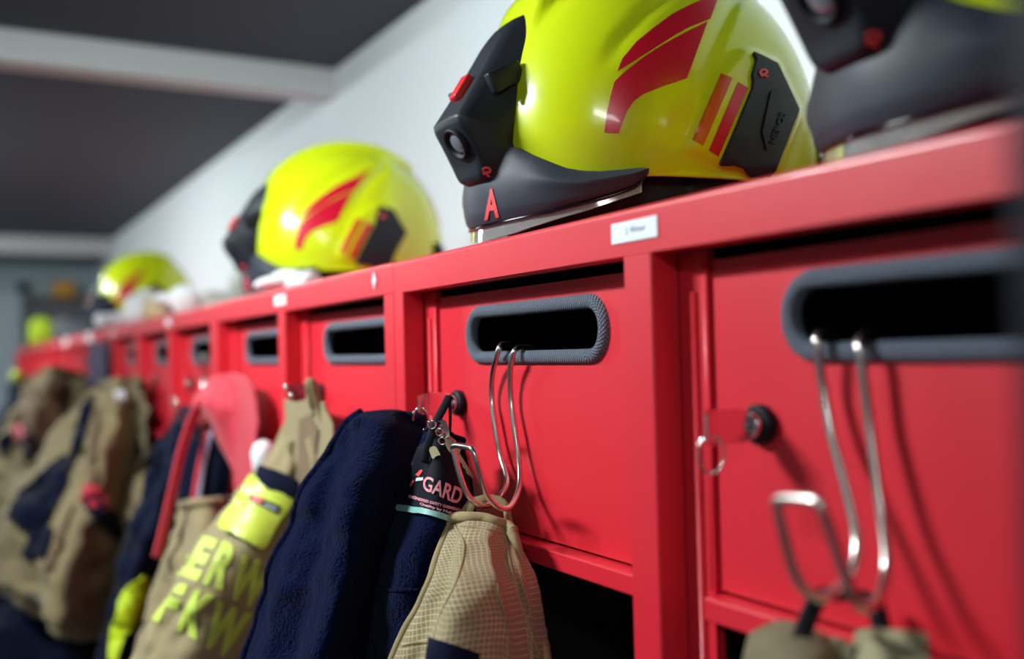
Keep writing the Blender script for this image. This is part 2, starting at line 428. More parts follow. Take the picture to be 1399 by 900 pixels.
def slot_trim(sx0, sx1, sz0, sz1, y, parent, rad=.0047, r=.016):
    pts = []
    for cx, cz, a0 in ((sx1 - r, sz0 + r, -90), (sx1 - r, sz1 - r, 0), (sx0 + r, sz1 - r, 90), (sx0 + r, sz0 + r, 180)):
        for k in range(9):
            a = math.radians(a0 + 11.25 * k); pts.append(Vector((cx + r * math.cos(a), y, EYE + cz + r * math.sin(a))))
        # straight run towards next corner is closed by the loop itself
    dense = []
    for a, b in zip(pts, pts[1:] + pts[:1]):
        k = max(1, int((b - a).length / .004))
        for i in range(k): dense.append(a.lerp(b, i / k))
    n = len(dense); seg = 14; V = []; F = []; UV = []
    dist = [0]
    for i in range(n): dist.append(dist[-1] + (dense[(i + 1) % n] - dense[i]).length)
    for i in range(n):
        t = (dense[(i + 1) % n] - dense[i - 1]).normalized(); bi = t.cross(Vector((0, 1, 0)))
        for s in range(seg):
            a = 2 * PI * s / seg; V.append(dense[i] + Vector((0, 1, 0)) * math.cos(a) * rad * 1.05 + bi * math.sin(a) * rad)
    for i in range(n):
        for s in range(seg):
            F.append((i * seg + s, i * seg + (s + 1) % seg, ((i + 1) % n) * seg + (s + 1) % seg, ((i + 1) % n) * seg + s))
            UV += [(dist[i], s / seg), (dist[i], (s + 1) / seg), (dist[i + 1], (s + 1) / seg), (dist[i + 1], s / seg)]
    o = build('slot_trim', V, F, TRIM, parent)
    l = o.data.uv_layers.new(name='trim')
    for k, q in enumerate(UV): l.data[k].uv = q
    return o
def lock(x, z, y, door):
    c = Vector((x, y, EYE + z)); d = Vector((0, -1, 0))
    rg = lathe('lock_ring', c, d, [(0, .0095), (.004, .0098), (.0058, .0088), (.0058, .0062), (.0, .006)], BLACK, door)
    lathe('lock_cylinder', c, d, [(0, .0058), (.0085, .0060), (.0097, .0052), (.0097, .0022), (.0080, .0018)], CHROME, door)
def compartment(p, xl, xr, dl, tier):
    """p locker, xl..xr clear opening at the front, dl door left edge"""
    dw = xr + .006 - dl
    sx0, sx1, sz0, sz1 = dl + .0535, dl + .0535 + .174, -.0036, .0300
    bm, _ = door_bm(dl, dl + dw, -.1235, .0445, sx0, sx1, sz0, sz1, .342, .003)
    d = from_bm('door', bm, RED, p)
    slot_trim(sx0, sx1, sz0, sz1, .3425, d)
    lock(dl + .0335, -.0376, .342, d)
    # fold of the frame between the post and the door, with its rounded bead
    bm = bmesh.new(); add_box(bm, xl - .001, dl - .0015, .339, .345, -1.62, .0503)
    from_bm('frame_return', bm, RED, p)
    tube('frame_bead', [Vector((xl + .0120, .3385, EYE + .029)), Vector((xl + .0120, .3385, EYE - 1.62))], .0021, RED, p, seg=12)
    tube('hinge_rod', [Vector((dl - .0035, .3400, EYE + .048)), Vector((dl - .0035, .3400, EYE - .124))], .0013, RED, p, seg=8)
    box('crossbar', dl - .001 + .0, xr + .001, .331, .362, -.1375, -.1255, RED, p, bev=.0012, seg=2, smooth=False)
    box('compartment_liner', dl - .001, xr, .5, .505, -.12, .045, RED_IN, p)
def locker(i, label):
    xr, xm, xl = JOINTS[i], MIDS[i], JOINTS[i + 1]
    p = thing('locker', label, 'locker', ((xl + xr) / 2, .57, 0), 'red steel lockers')
    dz = (-.0004, .0003, 0, .0004, 0, 0, 0, 0, 0)[i]
    from_bm('top_rail', rail_mesh(xl + .0004, xr - .0004, dz), RED, p)
    sw = .0185
    box('post', xl + .0003, xl + sw, .3203, .3385, -1.62, ZB + .0005, RED, p, bev=.0008)
    box('post', xr - .0215, xr - .0003, .3203, .3385, -1.62, ZB + .0005, RED, p, bev=.0008)
    box('post', xm - .0121, xm + .0121, .3203, .3385, -1.62, ZB + .0005, RED, p, bev=.0008)
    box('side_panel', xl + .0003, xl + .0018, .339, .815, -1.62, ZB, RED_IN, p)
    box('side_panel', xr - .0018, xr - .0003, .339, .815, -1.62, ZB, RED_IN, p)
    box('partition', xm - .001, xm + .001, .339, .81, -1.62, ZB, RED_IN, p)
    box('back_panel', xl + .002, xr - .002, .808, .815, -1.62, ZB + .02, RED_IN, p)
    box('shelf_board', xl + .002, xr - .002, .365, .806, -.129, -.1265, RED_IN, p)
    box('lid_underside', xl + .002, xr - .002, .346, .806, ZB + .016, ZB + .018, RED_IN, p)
    box('plinth', xl + .0003, xr - .0003, .325, .815, -EYE, -1.62, RED, p)
    compartment(p, xl + sw, xm - .0121, xl + .0416, 0)
    compartment(p, xm + .0121, xr - .0215, xm + .0347, 1)
    # name labels on the rail
    x0 = xm - .0215; lb = box('name_label', x0, x0 + .041, .3194, .3201, .0576, .0690, WHITE, p, bev=.0003)
    if i == 0: wall_text('lettering', 'J. Writer', x0 + .014, x0 + .031, .3194, .0612, .0656, GREYT, lb, bold=-.02)
    return p
labels = ['red steel locker nearest the camera, wire hooks and keys on its two slotted doors',
          'red steel locker behind the navy fleece and the lettered tan coat',
          'red steel locker behind the red braces and navy jacket',
          'red steel locker behind the largest tan fire coat', 'red steel locker with the narrow indigo towel, below the farthest yellow helmet',
          'red steel locker just beyond the indigo towel, behind the left edge tan coat', 'red steel locker third from the far end of the row',
          'red steel locker second from the far end of the row', 'red steel locker at the far end of the row']
lockers = [locker(i, labels[i]) for i in range(9)]
# diamond sticker left of the first joint, small mark at another
def diamond(x, z, s, p):
    bm = bmesh.new(); pts = [(x - s * .62, z), (x, z - s), (x + s * .62, z), (x, z + s)]
    a = [bm.verts.new((px_, .3198, EYE + pz)) for px_, pz in pts]; bm.faces.new(a)
    g = bmesh.ops.extrude_face_region(bm, geom=bm.faces[:])
    for e in g['geom']:
        if isinstance(e, bmesh.types.BMVert): e.co.y -= .0006
    return from_bm('diamond_sticker', bm, WHITE, p)
s = diamond(-.797, .0640, .0075, lockers[1])
dots = bmesh.new()
for k in range(3): add_box(dots, -.7985, -.7955, .3188, .3192, .0598 + k * .0028, .0612 + k * .0028)
from_bm('sticker_mark', dots, GREYT, s)
# dark steel door standing open just beside the camera
t = thing('cabinet_door', 'dark navy steel cabinet door standing open at the right edge of the photo', 'door', (-.105, .23, 0))
box('door_panel', -.0998, -.0830, .150, .318, -1.60, .30, DKBLUE, t, bev=.002, seg=2)
box('hinge', -.0880, -.0830, .3175, .3198, .16, .22, STEEL, t); box('hinge', -.0880, -.0830, .3175, .3198, -.40, -.34, STEEL, t)
tube('pull_handle', [Vector((-.084, .17, EYE - .30)), Vector((-.070, .17, EYE - .30)), Vector((-.070, .17, EYE - .42)), Vector((-.084, .17, EYE - .42))], .004, STEEL, t)

# ------------------------------------------------------------------ the helmet
HX, HY, HZ = -.632, .486, .0765
HO = Vector((HX, HY, EYE + HZ))
def shell_pt(phi, t, pieces=None):
    """phi 0 = brow, + = towards +x; t 0 rim .. 1 crown. local coordinates"""
    zr = .040 if abs(phi) < 1.55 else .040 - .016 * sstep((abs(phi) - 1.55) / .5)
    e = 2.25
    cx, cy = abs(math.sin(phi)), abs(math.cos(phi))
    k = (cx ** e + cy ** e) ** (-1 / e)
    a = .140 if math.cos(phi) > 0 else .140
    z0 = .078; H = .150
    th0 = .30
    if t < th0:
        f = t / th0; z = zr + (z0 - zr) * f; rr = .955 + .045 * math.sin(f * PI / 2)
    else:
        th = (t - th0) / (1 - th0) * PI / 2; z = z0 + H * math.sin(th) ** .97; rr = math.cos(th) ** .93 if t < 1 else 0
    # the crown sits a little to the rear
    return Vector((math.sin(phi) * k * .115 * rr, -math.cos(phi) * k * a * rr + .006 * (1 - rr), z))
NP, NT = 176, 84
def shell_grid(f):
    V = []; F = []
    for j in range(NT):
        for i in range(NP):
            V.append(f(-PI + 2 * PI * i / NP, j / NT))
    V.append(f(0, 1)); top = len(V) - 1
    for j in range(NT - 1):
        for i in range(NP): F.append((j * NP + i, j * NP + (i + 1) % NP, (j + 1) * NP + (i + 1) % NP, (j + 1) * NP + i))
    for i in range(NP): F.append(((NT - 1) * NP + i, (NT - 1) * NP + (i + 1) % NP, top))
    return V, F
V0, F0 = shell_grid(shell_pt)
bvh0 = BVHTree.FromPolygons([v + HO for v in V0], F0)
def local_poly(pts):
    out = []
    for a, b in zip(pts, pts[1:] + pts[:1]):
        for k in range(3):
            f = k / 3; p, n = hit(bvh0, a[0] + (b[0] - a[0]) * f, a[1] + (b[1] - a[1]) * f)
            if p is not None: out.append((p.y - HY, p.z - EYE - HZ))
    return out
def sdist(y, z, poly):
    """signed distance to a polygon, positive inside"""
    d = 1e9; ins = False; n = len(poly)
    for i in range(n):
        x1, y1 = poly[i]; x2, y2 = poly[(i + 1) % n]
        dx, dy = x2 - x1, y2 - y1; L = dx * dx + dy * dy
        t = 0 if L == 0 else max(0, min(1, ((y - x1) * dx + (z - y1) * dy) / L))
        d = min(d, math.hypot(y - x1 - t * dx, z - y1 - t * dy))
        if (y1 > z) != (y2 > z) and y < (x2 - x1) * (z - y1) / (y2 - y1) + x1: ins = not ins
    return d if ins else -d
PANEL = local_poly([(826, 192), (832, 140), (838, 100), (860, 60), (895, 22), (935, -8), (985, -34), (1000, -20), (975, 32), (938, 112), (905, 125), (880, 135), (862, 160), (850, 192)])
BOSS = local_poly([(1022, 236), (985, 226), (940, 205), (975, 110), (988, 92), (1010, 72), (1030, 70), (1062, 86), (1092, 150), (1062, 232)])
V1 = []
for v in V0:
    x, y, z = v
    n = Vector((x / .115 ** 2, y / .143 ** 2, max(0, z - .078) / .15 ** 2)).normalized()
    d = 0
    # crest over the crown
    cr = sstep((.034 - abs(x)) / .008) * sstep((y + .128) / .03) * sstep((.098 - y) / .012) * sstep((z - .13) / .03)
    d += .0095 * cr
    gr = math.exp(-((abs(x) - .040) / .005) ** 2) * sstep((y + .12) / .04) * sstep((.09 - y) / .03) * sstep((z - .13) / .03)
    d -= .0028 * gr
    if abs(x) > .03:
        s1 = sdist(y, z, PANEL); d -= .0026 * math.exp(-((s1 + .006) / .0040) ** 2) * sstep((z - .105) / .035)
        s2 = sdist(y, z, BOSS); d += .0040 * sstep((s2 + .004) / .007)
    # rolled lower rim
    d += .0018 * math.exp(-((z - .038) / .0040) ** 2) * sstep((y + .07) / .03)
    V1.append(v + n * d)
def make_helmet():
    h = thing('fire_helmet', '', 'helmet', HO, 'yellow fire helmets')
    sh = build('shell', [v + HO for v in V1], F0, YEL, h)
    md = sh.modifiers.new('thickness', 'SOLIDIFY'); md.thickness = .003; md.offset = -1
    bvh = BVHTree.FromPolygons([v + HO for v in V1], F0)
    # inner liner and padding
    V = []; F = []; n = 48
    rings = [(.90, .010), (.93, .030), (.93, .075), (.80, .150), (.45, .200), (.02, .212)]
    for rr, z in rings:
        for i in range(n):
            a = 2 * PI * i / n; V.append(HO + Vector((math.sin(a) * .108 * rr, -math.cos(a) * .132 * rr + .004, z)))
    for j in range(len(rings) - 1):
        for i in range(n): F.append((j * n + i, j * n + (i + 1) % n, (j + 1) * n + (i + 1) % n, (j + 1) * n + i))
    F.append(tuple(range(n))[::-1]); F.append(tuple((len(rings) - 1) * n + i for i in range(n)))
    build('liner', V, F, BLACK, h)
    # neck guard, hanging from the rear rim
    V = []; F = []; n = 40
    for z, g in ((.030, .98), (.012, 1.0), (.0015, 1.03)):
        for gg in (0, -.05):
            for i in range(n + 1):
                a = math.radians(105 + 150 * i / n); V.append(HO + Vector((math.sin(a) * .111 * (g + gg), -math.cos(a) * .145 * (g + gg), z)))
    r = n + 1
    for i in range(n):
        for a, b in ((0, 2), (2, 4), (4, 5), (5, 3), (3, 1), (1, 0)): F.append((a * r + i, a * r + i + 1, b * r + i + 1, b * r + i))
    for i in (0, n): F.append((0 * r + i, 2 * r + i, 3 * r + i, 1 * r + i)); F.append((2 * r + i, 4 * r + i, 5 * r + i, 3 * r + i))
    build('neck_guard', V, F, GREYP, h)
    # brow guard: band round the front, tongue-shaped tips at the sides
    up = [(0, .070), (10, .070), (17.9, .0655), (22.4, .060), (28.8, .0535), (34.7, .0475), (40.2, .0445), (45.5, .0435), (51.6, .0440), (57.0, .0450), (59.0, .0445)]
    lo = [(0, .0160), (5.8, .0160), (16, .0170), (29.7, .0195), (41.1, .0240), (49.4, .0285), (54.5, .0325), (57.0, .0365), (59.0, .0425)]
    def interp(tab, a):
        for (a0, z0), (a1, z1) in zip(tab, tab[1:]):
            if a <= a1: return z0 + (z1 - z0) * (a - a0) / (a1 - a0)
        return tab[-1][1]
    V = []; F = []; n = 96; K = 12
    for i in range(n + 1):
        deg = -59 + 118 * i / n; a = math.radians(deg); zu, zl = interp(up, abs(deg)), interp(lo, abs(deg))
        prow = .002 * math.exp(-(deg / 16) ** 2)
        tip = sstep((59 - abs(deg)) / 1.0)
        for k in range(K):
            q = k / (K - 1); z = zl + (zu - zl) * q
            bulge = .0030 * math.sin(PI * min(1, q * 1.05)) + .0022 * math.exp(-((q - .62) / .16) ** 2) * sstep((abs(deg) - 18) / 15)
            edge = -.0016 * (sstep((q - .90) / .10) + sstep((.05 - q) / .05)) - .002 * (1 - tip)
            off = bulge + edge + .0015
            V.append(HO + Vector((math.sin(a) * (.1185 + off), -math.cos(a) * (.1465 + off + prow), z)))
        for k in (0, 1):
            z = zl + (zu - zl) * (1 - k); V.append(HO + Vector((math.sin(a) * .112, -math.cos(a) * .137, z)))
    r = K + 2
    for i in range(n):
        for k in range(r): F.append((i * r + k, (i + 1) * r + k, (i + 1) * r + (k + 1) % r, i * r + (k + 1) % r))
    F.append(tuple(range(r))); F.append(tuple(n * r + k for k in range(r))[::-1])
    bg = build('brow_guard', V, F, GREYP, h); sharp_by_angle(bg.data, 40)
    bb = surface_bvh(bg)
    patch('letter', bb, None, CORAL, bg, thick=.0004, lift=.0003, sub=4, faces2d=text_quad('A', (664.5, 259), (679.5, 256), (662.5, 301), (682.5, 296.5), .03))
    # visor: clear strip with dark upper seal, showing below the guard
    V = []; F = []; n = 90
    for i in range(n + 1):
        deg = -57 + 114 * i / n; a = math.radians(deg)
        zl = interp([(0, .0045), (6.4, .0048), (15.8, .0065), (27, .0110), (41, .0175), (53, .0255), (59, .030)], abs(deg))
        zu = interp(lo, abs(deg)) + .004
        for b_, z in ((.1170, zu), (.1178, zl), (.1155, zl), (.1148, zu)): V.append(HO + Vector((math.sin(a) * b_, -math.cos(a) * (b_ + .028), z)))
    for i in range(n):
        for k in range(4): F.append((i * 4 + k, i * 4 + 4 + k, i * 4 + 4 + (k + 1) % 4, i * 4 + (k + 1) % 4))
    F.append((0, 1, 2, 3)); F.append((n * 4 + 3, n * 4 + 2, n * 4 + 1, n * 4))
    vz = build('clear_visor', V, F, CLEAR, h); vz['label'] = 'clear curved visor strip showing under the brow guard'; sharp_by_angle(vz.data, 40)
    pts = []
    for i in range(60):
        deg = -57 + 114 * i / 59; a = math.radians(deg); z = interp(lo, abs(deg)) - .0012
        pts.append(HO + Vector((math.sin(a) * .1185, -math.cos(a) * .1465, z)))
    tube('visor_seal', pts, .0011, BLKGL, h, seg=8)
    # lamp unit on the brow: sections down the middle line (front y,z ; half width front ; back y,z ; half width back)
    secs = [((-.0970, .1740), .011, (-.084, .1680), .020), ((-.108, .1750), .0135, (-.078, .1600), .0300), ((-.126, .1670), .0145, (-.086, .1460), .0325),
            ((-.1395, .1510), .0145, (-.094, .1260), .0325), ((-.151, .1310), .0155, (-.100, .1040), .0325), ((-.163, .1120), .0170, (-.106, .0880), .0320),
            ((-.1735, .0960), .0195, (-.114, .0740), .0300), ((-.1780, .0890), .0205, (-.116, .0700), .0295), ((-.1770, .0840), .0205, (-.118, .0640), .0285),
            ((-.1680, .0690), .0210, (-.118, .0620), .0300), ((-.1620, .0585), .0215, (-.120, .0530), .0290), ((-.1595, .0500), .0190, (-.124, .0465), .0260), ((-.1575, .0445), .0120, (-.130, .0420), .0180)]
    V = []; F = []
    for (fy, fz), wf, (by, bz), wb in secs:
        m1 = .45; my, mz = fy + (by - fy) * m1, fz + (bz - fz) * m1; wm = max(wf, wb) * 1.0
        ring = [(-wb, by, bz), (-wm, my, mz), (-wf, fy + .0015, fz - .0006), (0, fy, fz), (wf, fy + .0015, fz - .0006), (wm, my, mz), (wb, by, bz)]
        V += [HO + Vector(q) for q in ring]
    r = 7
    for i in range(len(secs) - 1):
        for k in range(r): F.append((i * r + k, i * r + (k + 1) % r, (i + 1) * r + (k + 1) % r, (i + 1) * r + k))
    F.append(tuple(range(r))[::-1]); F.append(tuple((len(secs) - 1) * r + k for k in range(r)))
    bm = bmesh.new(); vs = [bm.verts.new(v) for v in V]
    for f in F: bm.faces.new([vs[i] for i in f])
    cl = bm.edges.layers.float.new('crease_edge')
    bm.edges.ensure_lookup_table()
    for e in bm.edges:
        ia, ib = sorted((vs.index(e.verts[0]), vs.index(e.verts[1])))
        if ib - ia == r and ia % r in (2, 4): e[cl] = .55
        if ib - ia == r and ia % r in (1, 5): e[cl] = .35
        if ia // r in (7, 8) and ib // r == ia // r: e[cl] = .6
    lamp = from_bm('front_lamp', bm, BLKPL, h, True)
    sb = lamp.modifiers.new('round', 'SUBSURF'); sb.levels = 2; sb.render_levels = 2
    n = Vector((0, -.83, -.56)).normalized()
    # lens housing, set into the under-face of the nose
    c = HO + Vector((.0055, -.1690, .0725))
    lathe('lens_ring', c - n * .006, n, [(0, .0115), (.0088, .0122), (.0104, .0113), (.0094, .0094), (.0045, .0088)], BLACK, lamp, closed=False)
    lathe('lens', c - n * .006, n, [(.0040, .0089), (.0066, .0088), (.0080, .0070), (.0088, .0040), (.0090, .0010)], LENS, lamp)
    # red switch on the upper edge
    sbm = bmesh.new(); add_box(sbm, -.0055, .0055, -.0105, .0105, -.0035, .0035, .0012, 2)
    q = Matrix.Translation(HO + Vector((0.004, -.1575, .1225))) @ Matrix.Rotation(math.radians(-57), 4, 'X').inverted() @ Matrix.Translation(Vector((0, 0, -EYE)))
    # slope of the nose runs forward and down
    q = Matrix.Translation(HO + Vector((.003, -.1640, .1120))) @ Matrix.Rotation(math.radians(57), 4, 'X') @ Matrix.Translation(Vector((0, 0, -EYE)))
    for v in sbm.verts: v.co = q @ v.co
    from_bm('switch_button', sbm, REDP, lamp, True)
    # side latch
    for sx in (1, -1):
        cb = bmesh.new(); add_box(cb, -.0035, .0035, -.014, .014, -.0075, .0075, .0014, 2)
        lp = at_x(690, 105, HX + .0285) - HO; q = Matrix.Translation(HO + Vector((sx * .0285, lp.y, lp.z))) @ Matrix.Rotation(math.radians(28), 4, 'X') @ Matrix.Translation(Vector((0, 0, -EYE)))
        for v in cb.verts: v.co = q @ v.co
        from_bm('side_latch', cb, BLKPL, lamp, True)
    # ring emblem near the lamp foot: open angular loop with a tail
    dg = bpy.context.evaluated_depsgraph_get(); le = lamp.evaluated_get(dg); me = le.to_mesh()
    lb = BVHTree.FromPolygons([v.co + HO for v in me.vertices], [tuple(p.vertices) for p in me.polygons]); le.to_mesh_clear()
    def emblem(cx, cy, s, ang, bv, m_, par, th=.0005, mirror=None):
        ca, sa = math.cos(ang), math.sin(ang)
        def tr(pts): return [(cx + (x * ca - y * sa) * s, cy + (x * sa + y * ca) * s) for x, y in pts]
        loop = [(-.75, .55), (-.95, -.55), (-.35, -1.0), (.55, -.85), (.95, -.3), (.75, .25), (.15, .35), (.75, .95), (.25, 1.0), (-.45, .25), (-.40, -.02), (.35, -.08), (.50, -.28), (.30, -.50), (-.22, -.58), (-.50, -.35), (-.32, .65)]
        patch('emblem', bv, [tr(loop)], m_, par, thick=th, sub=4, mirror=mirror)
    emblem(665, 234, 7.0, 0, lb, CORAL, lamp)
    # reflective film on both flanks
    G1 = [(843.5, 98), (850, 81), (869, 58), (892, 39), (919, 19), (945, 6), (966, -3), (985, -16), (979, 2), (970, 26), (940, 38), (919, 50), (878, 76)]
    G2 = [(839.5, 112), (850, 101.5), (878, 79), (906, 61), (935, 45), (966, 30), (956, 58), (938, 107), (905, 118), (878, 129), (866, 138), (857, 151), (850, 168), (845.5, 181.5), (825.5, 181), (829, 155), (834, 132)]
    B1 = [(984.7, 100.8), (1000, 106.6), (960.3, 199.2), (945.8, 190.8)]
    B2 = [(1008, 112.5), (1021.5, 120.8), (981, 213.5), (968, 205.3)]
    patch('flank_stripe', bvh, [G1], REDF, h, thick=.0003, mirror=HX, sub=6)
    patch('flank_blade', bvh, [G2], REDF, h, thick=.0003, mirror=HX, sub=6)
    o1 = patch('short_bar', bvh, [B1], ORF, h, thick=.0003, mirror=HX); o1['label'] = 'short slanting reflective bar, orange reflection in its colour'
    o2 = patch('short_bar', bvh, [B2], REDF, h, thick=.0003, mirror=HX); o2['label'] = 'red short slanting reflective bar'
    # black plate over the ear
    PL = [(1026.5, 74), (1040, 80), (1058, 89), (1087, 151), (1057, 229), (1048, 240), (1022, 240), (1014, 229), (1000, 224.5), (982, 223), (1003, 175), (1025, 122), (1026, 112), (1025, 103), (1030.5, 83)]
    pl = patch('ear_plate', bvh, [PL], BLKPL, h, thick=.0030, sub=6, mirror=HX)
    pb = surface_bvh(pl)
    IN = [(1052, 125), (1062, 119.5), (1070, 122), (1082, 151), (1066, 203), (1046, 205), (1040, 180)]
    ip = patch('raised_pad', pb, [IN], BLKPL, pl, thick=.0010, sub=5)
    emblem(1043, 100.5, 6.5, -.3, pb, CORAL, pl)
    pb2 = surface_bvh(pl, ip)
    patch('embossing', pb2, None, BLKPL, pl, thick=.0007, lift=.0002, sub=4, faces2d=text_quad('HEROS', (1050.5, 194), (1065.5, 152), (1058.5, 197.5), (1073.5, 155.5), .015))
    # red line over the rear of the crown
    pr = []
    for k in range(26):
        y = .105 + .001 * k; pr.append(y)
    V = []; F = []
    pts = []
    for k in range(20):
        f = k / 19; an = math.radians(152); t_ = .74 - .34 * f
        p = shell_pt(an, t_); pts.append(p)
    for p in pts:
        n_ = Vector((p.x / .115 ** 2, p.y / .143 ** 2, max(0, p.z - .078) / .15 ** 2)).normalized()
        side = n_.cross(Vector((0, .3, -1))).normalized()
        for sg in (-1, 1): V.append(HO + p + n_ * .0012 + side * sg * .0045)
        for sg in (1, -1): V.append(HO + p + n_ * .0002 + side * sg * .0045)
    for i in range(19):
        for k in range(4): F.append((i * 4 + k, i * 4 + 4 + k, i * 4 + 4 + (k + 1) % 4, i * 4 + (k + 1) % 4))
    F.append((0, 1, 2, 3)); F.append((79, 78, 77, 76))
    build('rear_stripe', V, F, REDF, h)
    # strap clip at the rear
    k = bmesh.new()
    add_box(k, -.013, .013, -.006, .006, -.014, .014, .002, 2); add_box(k, -.010, .010, .004, .010, -.011, .011, .002, 2)
    ang = math.radians(140); base = Vector((math.sin(ang) * .118, -math.cos(ang) * .143, .070))
    q = Matrix.Translation(HO + base) @ Matrix.Rotation(-(PI - ang), 4, 'Z') @ Matrix.Translation(Vector((0, 0, -EYE)))
    for v in k.verts: v.co = q @ v.co
    from_bm('rear_clip', k, BLKPL, h, True)
    # chin strap hanging inside
    for sx in (1, -1):
        tube('chin_strap', [HO + Vector((sx * .094, -.040, .045)), HO + Vector((sx * .092, -.036, .022)), HO + Vector((sx * .080, -.03, .003))], .002, BLACK, h, seg=8, flat=(.016, .002))
    return h
helmet = make_helmet()
helmet['label'] = 'largest yellow fire helmet in focus, red letter A on its brow guard'
copy_thing(helmet, Vector((-1.388, .515, EYE + HZ)), 'yellow fire helmet seen whole, second in the row behind the letter A helmet', rot=math.radians(-3))
h3 = copy_thing(helmet, Vector((-.275, .499, EYE + HZ + .002)), 'fire helmet cut off at the top right corner, black brow guard without a letter', rot=math.radians(-12))
for ch in h3.children:
    for g in ch.children:
        if g.name.startswith('letter'): bpy.data.objects.remove(g)
far_h = copy_thing(helmet, Vector((-3.25, .56, EYE + HZ + .028)), 'small blurred yellow fire helmet farthest down the locker row', rot=(math.radians(9), 0, math.radians(-5)))

# ------------------------------------------------------------------ hanging clothes
def cloth(name, rows, material, parent, cols=40, lines=46, thick=.05, fold=(.010, 5, .0), wrinkle=.004, seed=0, back=(-.55, .83), edge_pow=.5, taper_top=True):
    """a soft closed body: rows of surveyed points (u, v, distance) from top to bottom, each row from left to right;
    the far side bulges away by 'thick'. fold = (depth, number, phase) of the hanging folds"""
    R = [even(catmull([at_d(*p) for p in r], 40), cols) for r in rows]
    G = []
    cs = [catmull([R[i][j] for i in range(len(R))], lines) for j in range(cols)]
    bk = Vector((back[0], back[1], 0)).normalized()
    for i in range(lines):
        row = []
        for j in range(cols):
            s = j / (cols - 1); p = cs[j][i].copy(); g = i / (lines - 1)
            env = math.sin(PI * s) ** .6
            d = fold[0] * env * math.sin(2 * PI * (fold[1] * s + fold[2] + .35 * noise.noise(Vector((seed, g * 1.5, s))))) * min(1, .08 + g * 2.0)
            d += wrinkle * 2 * noise.noise(p * 22 + Vector((seed * 3.1, 0, 0))) + wrinkle * noise.noise(p * 60 + Vector((0, seed, 0)))
            p = p - bk * d
            if p.y > .312: p = EYEP + (p - EYEP) * (.312 / p.y)
            row.append(p)
        G.append(row)
    V = [p for r in G for p in r]; F = []; n = len(V)
    for i in range(lines):
        g = i / (lines - 1); top = (sstep(g / .12) * .8 + .2) if taper_top else 1
        for j in range(cols):
            s = j / (cols - 1); b = math.sin(PI * s) ** edge_pow if 0 < j < cols - 1 else 0
            q = G[i][j] + bk * (.0015 + thick * b * top); q.y = min(q.y, .3165); V.append(q)
    for i in range(lines - 1):
        for j in range(cols - 1):
            a = i * cols + j; F.append((a, a + cols, a + cols + 1, a + 1)); a += n; F.append((a, a + 1, a + cols + 1, a + cols))
    for i in range(lines - 1):
        a = i * cols; F.append((a, n + a, n + a + cols, a + cols)); a = i * cols + cols - 1; F.append((a, a + cols, n + a + cols, n + a))
    for j in range(cols - 1):
        F.append((j, j + 1, n + j + 1, n + j)); a = (lines - 1) * cols + j; F.append((a, n + a, n + a + 1, a + 1))
    # cloth coordinates in metres
    U = {}
    for i in range(lines):
        x = 0
        mid = cols // 2
        for j in range(cols):
            if j: x += (G[i][j] - G[i][j - 1]).length
            U[i * cols + j] = [x, 0]
        off = U[i * cols + mid][0]
        for j in range(cols): U[i * cols + j][0] -= off
    for j in range(cols):
        y = 0
        for i in range(lines):
            if i: y += (cs[cols // 2][i] - cs[cols // 2][i - 1]).length
            U[i * cols + j][1] = -y
    o = build(name, V, F, material, parent)
    l = o.data.uv_layers.new(name='cloth')
    for p in o.data.polygons:
        for li in p.loop_indices:
            k = o.data.loops[li].vertex_index; l.data[li].uv = U[k % n]
    return o, G
def seam(name, G, js, i0, i1, r, material, parent, col=None, lift=.002, seg=8):
    bk = Vector((.55, -.83, 0)).normalized()
    pts = [G[i][js] + bk * lift for i in range(i0, i1)] if col is None else [G[col][j] + bk * lift for j in range(i0, i1)]
    return tube(name, pts, r, material, parent, seg)
def root(name, label, cat, u, v, d, group=None):
    return thing(name, label, cat, at_d(u, v, d), group)

# --- wire hooks
def hook(label, legs, r=.00190, near=1.0):
    L0 = legs[0]; p0 = at_y(*L0[len(L0) // 2])
    h = thing('wire_hook', label, 'hook', p0, 'double wire hooks')
    pts = []
    path = [at_y(u_, v_, y_ + .0052 * near * min(1, max(0, (v_ - 492) / 40)) * min(1, max(0, (y_ - .29) / .03))) for u_, v_, y_ in legs[0]]
    tube('bent_wire', catmull(path, len(path) * 9), r, STEEL, h, seg=12)
    return h
hook('bent steel wire hook holding the checked tan coat, below the letter A helmet', [[
    (697, 471, .352), (688, 470, .345), (683.5, 473, .3345), (678, 488, .3330), (673, 510, .3330), (671.5, 540, .332), (675, 575, .331), (683, 620, .330), (691, 648, .327), (692, 662, .323), (686, 674, .317), (672, 688, .309), (659, 690, .302),
    (648, 686, .296), (637, 672, .291), (628, 648, .287), (620, 618, .284), (619, 611, .2835), (624, 608.5, .2833), (640, 611, .2833), (646, 615, .2837), (651, 628, .285), (658, 655, .289), (666, 677, .294), (678, 690, .299),
    (689, 695, .304), (698, 691, .310), (707, 674, .319), (710, 655, .325), (709, 630, .3285), (703, 585, .330), (698, 545, .331), (697, 510, .332), (700, 488, .3325), (704, 478, .3340), (711, 474.5, .340), (727, 475, .352)]])
